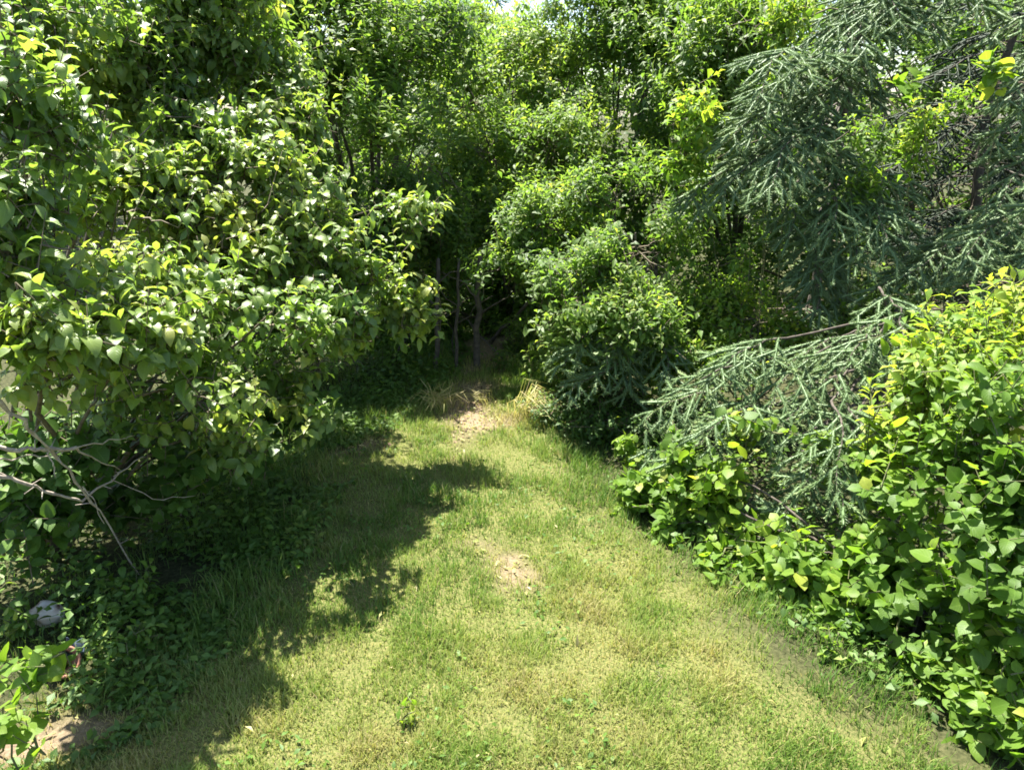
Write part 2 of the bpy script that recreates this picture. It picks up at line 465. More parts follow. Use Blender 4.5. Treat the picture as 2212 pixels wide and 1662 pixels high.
def at_ground(px, py):
    x, v = (px - 1105.5) / FPX, (831.0 - py) / FPX
    d = np.array([x, math.cos(PITCH) + v * math.sin(PITCH), -math.sin(PITCH) + v * math.cos(PITCH)])
    p = d * (CAM_H / -d[2])
    return p[0], p[1]
def inside_lawn(x, y):
    P = np.stack([x, y, 0 * x], -1); j = 0.06 * NZ[1](P, 0.9) + 0.04 * NZ[4](P, 3.1)
    return np.clip((np.minimum(x - np.interp(y, EY, EL), np.interp(y, EY, ER) - x) + j) / 0.3 + 0.5, 0, 1)
def lawn_mask(x, y):
    m = inside_lawn(x, y) * (1 - bare_mask(x, y)) * np.clip((6.5 - y) / 1.5, 0, 1)
    far = np.clip((np.hypot(x, y) - 14) / 10, 0, 1)
    return m

def grass_mesh(name, x, y, length, width, tint, lean, kind_label, origin=np.zeros(3), r=R):
    n = len(x); z = ground_z(x, y)
    az = r.uniform(0, 6.283, n)
    fwd = np.stack([np.cos(az), np.sin(az), 0 * az], -1); side = np.stack([-np.sin(az), np.cos(az), 0 * az], -1)
    b = np.stack([x, y, z - 0.004], -1)
    up = np.array([0, 0, 1.0])
    l1 = (length * 0.5)[:, None]; ln = lean[:, None]
    d1 = unit(up + fwd * ln * 0.6); d2 = unit(up + fwd * ln * 2.2)
    mid_ = b + d1 * l1; tip = mid_ + d2 * l1
    w_ = width[:, None] * side * 0.5
    V = np.stack([b - w_, b + w_, mid_ - w_ * 0.8, mid_ + w_ * 0.8, tip], 1).reshape(-1, 3)
    T = (np.array([[0, 1, 3], [0, 3, 2], [2, 3, 4]])[None] + (np.arange(n) * 5)[:, None, None]).reshape(-1, 3)
    o = link(name, tri_mesh(name, V - origin, T, M["grass"], np.repeat(np.clip(tint, 0, 1), 5)))
    o.location = tuple(origin)
    o["kind"] = "stuff"; o["label"] = kind_label
    return o

def build_grass():
    r = np.random.default_rng(5)
    n = 760000
    y = 1.15 + (5.4 - 1.15) * r.random(n) ** 1.9
    x = r.uniform(-1, 1, n) * (1.0 + 0.42 * y)
    ins = inside_lawn(x, y); bare = bare_mask(x, y)
    P = np.stack([x, y, 0 * x], -1)
    tuft = 0.5 + 0.32 * NZ[2](P, 2.6) + 0.28 * NZ[5](P, 7)
    prob = np.clip(ins, 0.0, 1) * (1 - 0.85 * bare) * np.clip(0.45 + 0.65 * tuft, 0.38, 1)
    k = r.random(n) < prob * 0.62
    x, y, P, tuft, bare, ins = x[k], y[k], P[k], tuft[k], bare[k], ins[k]
    dry = 0.37 + 0.13 * NZ[3](P, 0.6) + 0.09 * NZ[0](P, 2.6) + 0.10 * r.normal(size=len(x)) + 0.55 * bare
    dry += 0.14 * np.clip((2.3 - y) / 0.9, 0, 1) - 0.05 * np.clip((y - 2.9), 0, 1)
    dry = np.where(r.random(len(x)) < 0.10, r.uniform(0.62, 1.0, len(x)), dry)
    ln = (0.023 + 0.022 * np.clip(tuft, 0, 1.4) + 0.02 * (1 - ins)) * r.uniform(0.6, 1.5, len(x)) * np.clip(0.8 + 0.13 * (y - 1.5), 0.8, 1.3)
    grass_mesh("grass", x, y, ln, r.uniform(0.0020, 0.0038, len(x)), dry, r.uniform(0.1, 0.9, len(x)), "short sunlit lawn grass, green with straw coloured dry blades", r=r)
    # longer uncut grass along both edges; right side tinted darker as shrub shade
    n = 52000
    y = r.uniform(1.2, 6.5, n); s = r.random(n) < 0.5
    edge = np.where(s, np.interp(y, EY, EL), np.interp(y, EY, ER))
    x = edge + np.where(s, -1, 1) * (r.gamma(2.0, 0.16, n) * np.where(s, 1.7, 0.8) - np.where(s, 0.14, 0.12))
    x = x + 0.05 * NZ[2](np.stack([x * 0, y, 0 * x], -1), 1.3) + r.normal(size=n) * 0.05 + np.where(s, 0, 0.06)
    P = np.stack([x, y, 0 * x], -1)
    k = (NZ[1](P, 1.6) + 0.4 * r.normal(size=n) > -0.55) & (bare_mask(x, y) < 0.5)
    x, y, P = x[k], y[k], P[k]
    grass_mesh("long_grass", x, y, r.uniform(0.04, 0.115, len(x)) * np.where(s[k], 1.0, 0.72) * (1 + 0.3 * NZ[4](P, 1.5)), r.uniform(0.002, 0.0042, len(x)),
               np.where(s[k], 0.24, 0.12) + 0.1 * r.normal(size=len(x)) + 0.5 * (r.random(len(x)) < 0.05), r.uniform(0.1, 0.9, len(x)), "long uncut grass along the shaded edges of the lawn", r=r)

def ground_leaves(name, label, x, y, size, tint, tpl, mat, height, tilt=0.4, r=R):
    n = len(x); z = ground_z(x, y)
    L = Leaves(); az = r.uniform(0, 6.283, n)
    A = np.stack([np.cos(az), np.sin(az), r.normal(size=n) * 0.35], -1)
    N = np.array([0, 0, 1.0]) + r.normal(size=(n, 3)) * tilt
    L.add(np.stack([x, y, z + height], -1), A, N, size, tint); L.done()
    o = link(name, leaf_mesh(name, L, np.ones(n, bool), tpl, mat, np.zeros(3))); o["kind"] = "stuff"; o["label"] = label
    return o

def build_ground_cover():
    r = np.random.default_rng(8)
    n = 65000
    y = 1.25 + 6.5 * r.random(n) ** 1.15; s = r.random(n) < 0.70
    edge = np.where(s, np.interp(y, EY, EL), np.interp(y, EY, ER))
    off = r.gamma(1.6, 0.5, n) - np.where(s, 0.24, -0.06)
    x = edge + np.where(s, -1, 1) * off
    P = np.stack([x, y, 0 * x], -1)
    c = NZ[2](P, 1.1) + 0.5 * NZ[5](P, 3.0)
    k = (c + 0.35 * r.normal(size=n) > -0.95) & (bare_mask(x, y) < 0.4)
    for px, py in ((105, 1350), (140, 1450), (165, 1425)):
        g = at_ground(px, py); k &= np.hypot((x - g[0]) / 0.07, (y - g[1] + 0.03) / 0.08) > 1
    x, y, off, c, P = x[k], y[k], off[k], c[k], P[k]
    h = np.abs(r.normal(size=len(x))) * 0.06 * np.clip(off * 3 + 0.3, 0.2, 2.2) * (1 + 0.5 * np.clip(c, -1, 1.5)) + 0.012
    ground_leaves("ground_cover", "low leafy weeds and creeping green plants under the shrubs", x, y, r.uniform(0.018, 0.048, len(x)),
                  0.38 + 0.2 * r.normal(size=len(x)) + 0.1 * c, "small", M["weed"], h, 0.45, r)
    n = 9000     # clover and broad weeds in the lawn
    y = 1.2 + 4.3 * r.random(n) ** 1.6; x = r.uniform(-1.6, 1.6, n)
    P = np.stack([x, y, 0 * x], -1)
    k = (inside_lawn(x, y) > 0.2) & (bare_mask(x, y) < 0.3) & (NZ[3](P + 4, 1.3) > 0.1)
    x, y = x[k], y[k]
    ground_leaves("clover", "small clover leaves scattered through the lawn", x, y, r.uniform(0.010, 0.030, len(x)), r.uniform(0.3, 0.8, len(x)), "small", M["weed"], r.uniform(0.012, 0.03, len(x)), 0.4, r)
    n = 4500     # dead leaves on the path and in the hollow
    y = r.uniform(3.3, 9.5, n); x = r.normal(size=n) * 0.9 - 0.15
    k = (bare_mask(x, y) > 0.25) | (r.random(n) < 0.25) & (y > 4.6)
    x, y = x[k], y[k]
    ground_leaves("leaf_litter", "dry brown leaves and chips on the earth path", x, y, r.uniform(0.012, 0.04, len(x)), r.random(len(x)), "diam", M["litter"], 0.006 + 0 * x, 0.3, r)
    n = 6000     # straw on the worn earth
    y = 1.2 + 3.4 * r.random(n); x = r.uniform(-1.8, 0.6, n)
    k = bare_mask(x, y) > 0.15
    x, y = x[k], y[k]
    ground_leaves("straw", "short dry straw lying on the worn earth patches", x, y, r.uniform(0.012, 0.04, len(x)), r.uniform(0.5, 1.0, len(x)), "lance", M["grass"], 0.005 + 0.012 * r.random(len(x)), 0.4, r)
    n = 160     # straw and cut clippings
    y = 1.2 + 4 * r.random(n) ** 1.7; x = r.uniform(-1.5, 1.4, n)
    k = (inside_lawn(x, y) > 0.4)
    x, y = x[k], y[k]
    ground_leaves("clippings", "pale straw clippings lying on the lawn", x, y, r.uniform(0.015, 0.04, len(x)), r.uniform(0.6, 1.0, len(x)), "lance", M["grass"], 0.012 + 0.012 * r.random(len(x)), 0.3, r)

build_ground()
build_grass()
build_ground_cover()

# ------------------------------------------------------------------ leafy shrubs and trees
S_DOG = dict(tpl="ovate", mat="dog", size=0.068, twig=0.15, per=8, dens=250, tint=0.58, droop=0.2, up=0.5, out=0.7, rand=0.4, gap=-0.5, clump=1.6, yellow=0.008, branch=0.12, tw=0.0018)
S_DOG2 = dict(S_DOG, size=0.066, dens=240, tint=0.6, twig=0.18)
S_TOP = dict(S_DOG, size=0.066, dens=210, tint=0.52, gap=-0.9, droop=0.35)
S_FINE = dict(tpl="small", mat="fine", size=0.070, twig=0.24, per=12, dens=175, tint=0.44, opp=False, droop=0.15, up=0.7, out=0.55, rand=0.35, gap=-0.5, clump=0.9, tvar=0.2, tw=0.0016, twigs=0.5, branch=0.08, keep=0.95)
S_WIL = dict(S_FINE, tpl="lance", size=0.092, twig=0.32, per=14, dens=150, tint=0.55, twigs=0.3, branch=0.04, gap=-0.45, clump=0.85, tvar=0.2)
S_MID = dict(tpl="obov", mat="fine", size=0.064, twig=0.16, per=9, dens=300, tint=0.46, opp=False, droop=0.12, up=0.55, out=0.6, rand=0.4, gap=-0.35, tvar=0.2, clump=1.4, tw=0.0016, twigs=0.5, branch=0.08)
S_LITE = dict(S_MID, mat="lime", size=0.055, tint=0.6, dens=330, gap=-0.6)
S_JUN = dict(tpl="round", mat="lime", size=0.063, twig=0.16, per=8, dens=150, tint=0.42, droop=0.22, up=0.5, out=0.75, rand=0.5, gap=-0.5, clump=1.5, tw=0.0019, branch=0.14, yellow=0.012, twigmat="green_twig")
S_EDGE = dict(tpl="obov", mat="lime", size=0.075, twig=0.22, per=11, dens=130, tint=0.62, opp=False, droop=0.0, up=0.95, out=0.5, rand=0.45, gap=-0.3, clump=1.8, keep=0.85, tw=0.002, branch=0.1, twigmat="green_twig")
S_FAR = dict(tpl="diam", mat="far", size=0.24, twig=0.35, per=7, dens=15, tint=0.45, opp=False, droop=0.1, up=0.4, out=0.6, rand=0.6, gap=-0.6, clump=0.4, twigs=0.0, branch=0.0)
S_DARK = dict(S_FINE, tpl="small", size=0.075, dens=100, per=8, tint=0.3, twigs=0.2)  # leaf tint kept low to stand for shade deep between plants

plant("dogwood_shrub", "big-leaved dogwood with a bright sunlit shelf of drooping leaves on the left of the lawn", "shrub", (-2.0, 2.75),
      [lobe(60, 610, 2.2, 140, 70), lobe(300, 600, 2.7, 190, 70), lobe(560, 600, 3.1, 180, 65), lobe(780, 600, 3.5, 130, 65), lobe(870, 650, 3.7, 80, 60),
       lobe(90, 700, 1.95, 150, 80), lobe(330, 705, 2.3, 180, 75), lobe(590, 700, 2.75, 160, 75), lobe(780, 690, 3.2, 110, 65), lobe(450, 650, 2.7, 160, 60),
       lobe(120, 820, 2.3, 170, 100, dens=0.7), lobe(380, 830, 2.6, 200, 110, dens=0.7), lobe(610, 810, 2.95, 140, 100, dens=0.7), lobe(500, 930, 2.7, 110, 60, dens=0.5)],
      S_DOG, 21, parts=300)
plant("dogwood_shrub", "dogwood behind the sunlit leaf shelf, with two bright tiers of arching leaves", "shrub", (-2.3, 3.7),
      [lobe(470, 260, 3.7, 190, 70), lobe(520, 330, 3.45, 170, 60), lobe(650, 430, 3.5, 140, 70), lobe(660, 500, 3.3, 130, 50), lobe(270, 360, 3.2, 190, 100), lobe(260, 460, 2.9, 180, 70), lobe(480, 470, 3.3, 190, 70), lobe(480, 540, 3.1, 160, 50), lobe(730, 530, 3.7, 130, 60),
       lobe(880, 440, 3.9, 80, 35, dens=0.7), lobe(640, 240, 3.9, 90, 60), lobe(400, 420, 3.3, 150, 60)], S_DOG2, 22, parts=300)
plant("leaning_shrub", "shade-dappled shrub with bare pale twigs at the left edge above the sunlit shelf", "shrub", (-2.2, 2.5),
      [lobe(40, 420, 2.2, 130, 120), lobe(120, 250, 2.6, 150, 130), lobe(20, 180, 2.4, 120, 140), lobe(30, 540, 2.1, 110, 60)], dict(S_DOG2, dens=150, gap=-0.6, branch=0.2), 23, parts=260)
plant("tall_shrub", "tall dark green shrub with upright leafy tips in the top left corner", "shrub", (-3.0, 4.3),
      [lobe(200, 80, 3.7, 210, 130), lobe(420, 90, 4.1, 170, 110), lobe(330, 200, 3.9, 170, 90), lobe(80, 20, 3.4, 180, 120), lobe(560, 170, 4.5, 130, 100), lobe(450, -60, 4.2, 260, 110)],
      S_TOP, 24, parts=300, stem_r=0.02)
plant("fine_leaved_tree", "tree with small glossy leaves leaning over the left of the dark hollow", "tree", (-1.15, 6.2),
      [lobe(690, 90, 5.6, 200, 120), lobe(820, 190, 5.6, 170, 110), lobe(740, 320, 5.2, 150, 110), lobe(900, 340, 5.6, 140, 120), lobe(950, 500, 5.6, 110, 90), lobe(830, 480, 5.4, 120, 90),
       lobe(620, -40, 5.8, 250, 120), lobe(900, 60, 6.2, 160, 100), lobe(700, 240, 4.9, 130, 80), lobe(800, 290, 5.0, 120, 80), lobe(880, 560, 6.2, 110, 60), lobe(1000, 560, 6.6, 90, 60), lobe(850, 620, 5.4, 80, 50), lobe(930, 590, 5.7, 90, 50)], S_FINE, 31, stem_r=0.03, stem_name="trunk", bark="bark")
plant("willow", "pale feathery willow rising behind the hollow, left of the sky gap", "tree", (-0.35, 8.3),
      [lobe(1000, 170, 7.8, 120, 110), lobe(980, 60, 8.6, 130, 90), lobe(1060, 320, 7.4, 110, 110), lobe(1020, 440, 7.0, 100, 80), lobe(1130, 250, 7.8, 70, 70, dens=0.7)], S_WIL, 32, "willows beyond the hollow", stem_r=0.03, stem_name="trunk", bark="bark")
plant("willow", "yellow-green willow with upright shoots just right of the sky gap", "tree", (1.0, 7.6),
      [lobe(1330, 90, 7.2, 120, 100), lobe(1240, 110, 7.8, 90, 70), lobe(1430, 60, 7.0, 120, 110), lobe(1400, 200, 6.8, 140, 90), lobe(1290, 300, 6.8, 130, 90), lobe(1200, 400, 6.8, 120, 80), lobe(1120, 110, 8.0, 60, 50), lobe(1350, -40, 7.4, 160, 70)],
      dict(S_WIL, tint=0.52), 33, "willows beyond the hollow", stem_r=0.03, stem_name="trunk", bark="bark")
plant("willow", "willow with dense shoots beside the upper boughs of the spruce", "tree", (1.95, 6.6),
      [lobe(1520, 180, 6.2, 120, 110), lobe(1600, 40, 6.2, 130, 90), lobe(1480, 330, 5.9, 110, 90), lobe(1700, -30, 6.0, 160, 80)], dict(S_WIL, tint=0.52), 34, "willows beyond the hollow", stem_r=0.025, stem_name="trunk", bark="bark")
plant("round_leaved_bush", "bushy shrub with small rounded leaves overhanging the right of the hollow", "shrub", (0.75, 5.0),
      [lobe(1230, 590, 4.55, 140, 90), lobe(1370, 540, 4.5, 130, 100), lobe(1300, 680, 4.4, 150, 80), lobe(1430, 680, 4.35, 110, 80), lobe(1170, 480, 5.0, 120, 80), lobe(1330, 430, 4.8, 130, 80), lobe(1450, 470, 4.7, 90, 80), lobe(1120, 580, 4.9, 90, 70), lobe(1290, 770, 4.5, 130, 60), lobe(1180, 660, 4.5, 80, 60, dens=0.8), lobe(1260, 640, 4.1, 110, 60), lobe(1390, 690, 3.95, 110, 60), lobe(1330, 570, 4.2, 100, 60)],
      S_MID, 35, stem_r=0.016, bark="bark")
plant("bright_shrub", "sunlit yellow-green shrub arching over the hollow under the sky gap", "shrub", (0.1, 6.6),
      [lobe(1050, 330, 6.2, 120, 90), lobe(1140, 430, 5.9, 120, 80), lobe(1050, 490, 6.0, 110, 60), lobe(1200, 300, 6.4, 120, 90), lobe(1010, 220, 6.6, 110, 90), lobe(1100, 200, 6.9, 100, 80), lobe(960, 400, 6.2, 90, 70), lobe(1130, 100, 7.2, 110, 70), lobe(1230, 200, 6.9, 110, 80), lobe(1180, 20, 7.4, 90, 40, dens=0.5)], dict(S_MID, size=0.07, dens=170, tint=0.55), 57, stem_r=0.016, bark="bark")
plant("shade_shrub", "low shrub added with leaves darkened as the shade under the young spruce", "shrub", (0.6, 4.15),
      [lobe(1300, 900, 3.95, 110, 45), lobe(1400, 930, 3.7, 80, 50), lobe(1200, 880, 4.15, 70, 35), lobe(1450, 1000, 3.4, 60, 60)], dict(S_MID, size=0.045, tint=0.12, mat="weed", dens=240), 58, stem_r=0.005)  # shrub added here, its low leaf tint standing for shade
plant("low_shrub", "small yellow-green shrub at the right foot of the dark hollow", "shrub", (0.28, 5.75),
      [lobe(1150, 720, 5.5, 60, 60), lobe(1130, 770, 5.4, 50, 40)], dict(S_LITE, tpl="lance", mat="fine", tint=0.62), 36, stem_r=0.006)
plant("sunlit_shrub", "bright light green shrub in front of the spruce trunk", "shrub", (1.5, 4.35),
      [lobe(1640, 690, 4.1, 110, 65), lobe(1560, 650, 4.3, 70, 50), lobe(1490, 740, 4.2, 90, 60), lobe(1710, 720, 4.1, 70, 50), lobe(1580, 760, 4.0, 120, 50), lobe(1430, 790, 4.2, 60, 50), lobe(1800, 740, 4.0, 90, 50), lobe(1900, 690, 3.9, 100, 60)], S_LITE, 37, stem_r=0.008)
plant("edge_shrub", "yellow-green shrub with upright shoots at the right edge below the spruce", "shrub", (1.95, 2.6),
      [lobe(2080, 730, 2.75, 120, 100), lobe(2000, 800, 2.6, 90, 100), lobe(2190, 680, 2.9, 110, 90), lobe(2150, 830, 2.35, 110, 110), lobe(1960, 880, 2.6, 90, 70, dens=0.8), lobe(2080, 930, 2.35, 120, 70)],
      S_EDGE, 41, parts=300, stem_r=0.008, bark="green_twig")
plant("broadleaf_shrub", "low shrub with broad bright green leaves overhanging the right lawn edge", "shrub", (1.55, 2.35),
      [lobe(1520, 1090, 2.95, 100, 90), lobe(1600, 1170, 2.75, 110, 80), lobe(1740, 1220, 2.5, 120, 80), lobe(1890, 1180, 2.45, 150, 100), lobe(2040, 1050, 2.35, 150, 100), lobe(1990, 1270, 2.2, 140, 90),
       lobe(2140, 1210, 2.0, 130, 130), lobe(2170, 1400, 1.85, 90, 110), lobe(2190, 1050, 2.1, 110, 110), lobe(2190, 1520, 1.7, 70, 70, dens=0.7), lobe(1480, 1010, 3.1, 70, 60), lobe(1650, 1240, 2.6, 90, 50), lobe(1850, 1300, 2.3, 110, 50), lobe(2060, 1400, 2.0, 90, 80), lobe(2130, 1530, 1.75, 80, 60), lobe(1440, 1090, 3.05, 50, 60), lobe(1380, 1060, 3.15, 60, 60), lobe(1440, 1150, 2.9, 60, 55), lobe(1530, 1230, 2.65, 80, 50), lobe(1680, 1285, 2.45, 100, 60), lobe(1840, 1345, 2.25, 100, 60), lobe(1600, 1260, 2.55, 80, 60), lobe(1760, 1320, 2.32, 80, 50), lobe(1970, 1460, 2.0, 80, 55), lobe(2070, 1580, 1.75, 70, 50)],
      S_JUN, 42, parts=300, stem_r=0.007, bark="bark")
plant("seedling", "small round-leaved sprig at the tip of the low spruce beside the lawn", "plant", (0.5, 3.55),
      [lobe(1350, 955, 3.5, 30, 30), lobe(1370, 990, 3.45, 25, 20)], dict(S_JUN, size=0.05, dens=160, twig=0.08, per=6), 43, parts=60, stem_r=0.003, bark="green_twig")
plant("understory_bush", "bush with leaves darkened as shade closing the back of the hollow", "shrub", (-0.7, 6.6),
      [lobe(880, 690, 6.3, 120, 90), lobe(1010, 690, 6.6, 90, 90), lobe(800, 710, 5.7, 100, 80), lobe(960, 570, 6.9, 200, 80), lobe(950, 760, 6.0, 110, 45), lobe(1070, 720, 6.0, 50, 60), lobe(850, 790, 5.05, 100, 42), lobe(980, 780, 5.35, 90, 40), lobe(1085, 785, 5.15, 50, 32)], dict(S_DARK, tint=0.08, gap=-0.8), 44, stem_r=0.02, bark="bark")  # tint lowered so the leaf colour carries the hollow's shade
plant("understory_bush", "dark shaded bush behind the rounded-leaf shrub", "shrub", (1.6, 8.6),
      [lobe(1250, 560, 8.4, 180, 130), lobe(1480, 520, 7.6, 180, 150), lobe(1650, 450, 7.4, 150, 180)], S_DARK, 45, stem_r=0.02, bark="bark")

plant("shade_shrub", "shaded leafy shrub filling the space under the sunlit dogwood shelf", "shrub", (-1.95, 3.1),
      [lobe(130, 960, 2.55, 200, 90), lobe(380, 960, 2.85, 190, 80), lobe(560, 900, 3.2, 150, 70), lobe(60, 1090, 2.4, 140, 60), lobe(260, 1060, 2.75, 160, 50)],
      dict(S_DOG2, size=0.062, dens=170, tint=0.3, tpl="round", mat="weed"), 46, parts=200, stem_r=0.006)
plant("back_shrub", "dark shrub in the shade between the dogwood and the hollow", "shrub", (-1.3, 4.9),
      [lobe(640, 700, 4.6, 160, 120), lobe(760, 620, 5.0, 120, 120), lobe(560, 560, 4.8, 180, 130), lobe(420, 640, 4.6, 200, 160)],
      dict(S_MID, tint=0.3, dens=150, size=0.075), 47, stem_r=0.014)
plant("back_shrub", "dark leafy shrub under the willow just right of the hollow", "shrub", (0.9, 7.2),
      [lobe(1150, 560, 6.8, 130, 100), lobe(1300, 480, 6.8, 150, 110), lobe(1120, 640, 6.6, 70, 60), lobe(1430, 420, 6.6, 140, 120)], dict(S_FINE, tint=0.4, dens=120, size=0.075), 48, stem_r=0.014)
plant("back_shrub", "leafy shrub behind the pale willow closing the view under the sky gap", "shrub", (0.0, 9.6),
      [lobe(1000, 380, 9.4, 150, 130), lobe(1160, 360, 9.4, 130, 120), lobe(860, 420, 9.0, 150, 130), lobe(1060, 230, 9.6, 110, 90), lobe(1180, 230, 9.8, 90, 70), lobe(1300, 330, 9.2, 130, 120), lobe(720, 300, 9.0, 150, 160), lobe(1080, 500, 9.2, 150, 80), lobe(1190, 130, 9.8, 90, 70, dens=0.8), lobe(1270, 180, 9.4, 100, 80), lobe(1060, 120, 9.6, 100, 80), lobe(1130, 40, 10.0, 80, 40, dens=0.5)], dict(S_WIL, dens=52, size=0.105, tint=0.5), 49, stem_r=0.02)
plant("back_shrub", "shrub with leaves darkened as the shade behind the tall spruce trunk", "shrub", (3.0, 6.6),
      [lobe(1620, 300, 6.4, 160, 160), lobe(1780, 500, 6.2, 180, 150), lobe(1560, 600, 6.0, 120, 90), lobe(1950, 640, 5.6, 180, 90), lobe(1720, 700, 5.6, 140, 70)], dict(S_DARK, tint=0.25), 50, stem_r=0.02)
plant("back_shrub", "bush with leaves darkened as deep shade behind the right-edge spruce", "shrub", (5.0, 8.2),
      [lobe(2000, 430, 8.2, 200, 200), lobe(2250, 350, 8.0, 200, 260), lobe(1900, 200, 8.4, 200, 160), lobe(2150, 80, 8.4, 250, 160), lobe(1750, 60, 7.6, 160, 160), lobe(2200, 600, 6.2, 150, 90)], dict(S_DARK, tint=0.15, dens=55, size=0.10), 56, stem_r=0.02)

plant("broadleaf_shrub", "loose bright-leaved shoots growing up through the low spruce", "shrub", (1.25, 3.1),
      [lobe(1560, 1030, 2.9, 60, 60), lobe(1620, 930, 3.0, 40, 40), lobe(1470, 960, 3.15, 40, 40), lobe(1790, 950, 2.8, 50, 40), lobe(1880, 990, 2.6, 70, 60)], dict(S_JUN, size=0.055, dens=130, tint=0.5), 66, parts=120, stem_r=0.004, bark="green_twig")

# vines and sprigs growing through the spruce
S_VINE = dict(S_LITE, size=0.07, dens=150, per=9, twig=0.14, tpl="lance", tint=0.7)
plant("climbing_vine", "yellow-green vine sprays hanging on the top spruce boughs", "vine", (1.75, 5.0), [lobe(1690, 60, 4.9, 60, 60), lobe(1700, 20, 4.9, 50, 40), lobe(1690, 150, 4.85, 50, 30, dens=0.7)], S_VINE, 51, "vines on the spruce", stem_r=0.004, bark="green_twig")
plant("climbing_vine", "pale vine tassel hanging in front of the dark gap on the right", "vine", (2.15, 4.0), [lobe(1985, 270, 3.85, 45, 60), lobe(1965, 330, 3.85, 40, 30)], S_VINE, 52, "vines on the spruce", stem_r=0.004, bark="green_twig")
plant("climbing_vine", "light green vine spray on the middle spruce bough", "vine", (1.95, 4.3), [lobe(1850, 400, 4.15, 70, 40)], S_VINE, 53, "vines on the spruce", stem_r=0.004, bark="green_twig")
plant("climbing_vine", "vine sprig with one broad leaf near the top right corner", "vine", (2.4, 3.7), [lobe(2150, 160, 3.6, 45, 35), lobe(1960, 170, 3.8, 30, 50, dens=0.6)], dict(S_VINE, tpl="round", size=0.085, dens=60, per=6, tint=0.4), 54, "vines on the spruce", parts=40, stem_r=0.004, bark="green_twig")

plant("climbing_vine", "light green leafy spray left of the upper spruce boughs", "vine", (1.35, 4.6), [lobe(1500, 250, 4.4, 60, 70), lobe(1480, 340, 4.4, 60, 50)], dict(S_VINE, tint=0.55, tpl="obov"), 55, "vines on the spruce", stem_r=0.004, bark="green_twig")
plant("climbing_vine", "small leafy spray in the dark gap under the middle spruce bough", "vine", (1.5, 4.5), [lobe(1600, 560, 4.2, 40, 40), lobe(1560, 620, 4.3, 50, 40)], dict(S_VINE, tint=0.5, tpl="obov", size=0.05), 59, "vines on the spruce", stem_r=0.004, bark="green_twig")
plant("climbing_vine", "thin leafy spray near the right edge under the top boughs", "vine", (2.5, 4.2), [lobe(2070, 210, 3.9, 50, 40), lobe(1860, 270, 3.95, 50, 30)], dict(S_VINE, tint=0.5, tpl="obov", size=0.05), 60, "vines on the spruce", stem_r=0.004, bark="green_twig")

# low leafy plants at the bottom of the picture
plant("heart_leaved_vine", "heart-leaved vine glowing green in the bottom left corner", "vine", (-1.42, 1.62),
      [lobe(60, 1440, 1.62, 70, 50), lobe(30, 1540, 1.5, 60, 60), lobe(110, 1420, 1.72, 50, 30)], dict(S_JUN, tpl="heart", size=0.05, dens=150, per=5, twig=0.08, tint=0.4), 61, parts=120, stem_r=0.003, bark="green_twig")
for i, (px, py, rad, lab, sd) in enumerate([
        (40, 1330, 55, "yellow-green weed clump at the left edge beside the pale stone", 62),
        (270, 1270, 60, "bright leafy weed where the dead branch meets the ground", 63),
        (300, 1370, 45, "light green weed right of the pale stone", 64),
        (1000, 1010, 0, "", 0)]):
    if not rad:
        continue
    g = at_ground(px, py + 40)
    plant("weed", lab, "plant", g, [lobe(px, py, g[1] - 0.02, rad, rad * 0.7)], dict(S_JUN, tpl="obov", mat="weed", size=0.045, dens=210, per=7, twig=0.07, tint=0.72), sd, "leafy weeds at the lawn edge", parts=150, stem_r=0.003, bark="green_twig")
for px, py, lab, sd in [(1790, 1440, "upright pale seedling standing on the right edge of the lawn", 65), (1420, 1455, "low star-shaped seedling in the sunlit lawn near the right", 66), (885, 1565, "bright weed tuft in the lawn at bottom centre-left", 67)]:
    g = at_ground(px, py)
    h = 0.09 if sd == 65 else 0.035
    plant("seedling", lab, "plant", g, [(np.array([g[0], g[1], h * 0.6]), np.array([0.03, 0.03, h * 0.6]), 1.0)], dict(S_JUN, tpl="obov", mat="lime", size=0.035, dens=900, per=4, twig=0.04, tint=0.7, gap=-3), sd, "seedlings in the lawn", parts=40, stem_r=0.002, bark="green_twig")

# trees beyond
for i, (x, y, h, rx, lab) in enumerate([
        (-9.5, 13.0, 5.6, 2.6, "broad tree far behind the top left shrubs"), (-5.2, 12.0, 5.2, 2.3, "broad tree far behind the small-leaved tree"),
        (-1.9, 13.5, 4.0, 1.7, "rounded tree far behind the pale willow"), (2.9, 13.0, 4.4, 1.7, "rounded tree far behind the sky gap's right side"),
        (6.0, 11.5, 5.4, 2.2, "broad tree far behind the spruce"), (10.0, 12.5, 5.6, 2.6, "broad tree far behind the top right corner")]):
    lobes = [(np.array([x, y, h * 0.55]), np.array([rx, rx * 0.8, h * 0.42]), 0.8), (np.array([x - rx * 0.5, y - 0.4, h * 0.35]), np.array([rx * 0.7, rx * 0.6, h * 0.3]), 0.8),
             (np.array([x + rx * 0.5, y - 0.5, h * 0.33]), np.array([rx * 0.7, rx * 0.6, h * 0.3]), 0.8)]
    plant("broadleaf_tree", lab, "tree", (x, y), lobes, S_FAR, 70 + i, "trees beyond the garden", stem_r=0.09, stem_name="trunk", bark="bark")

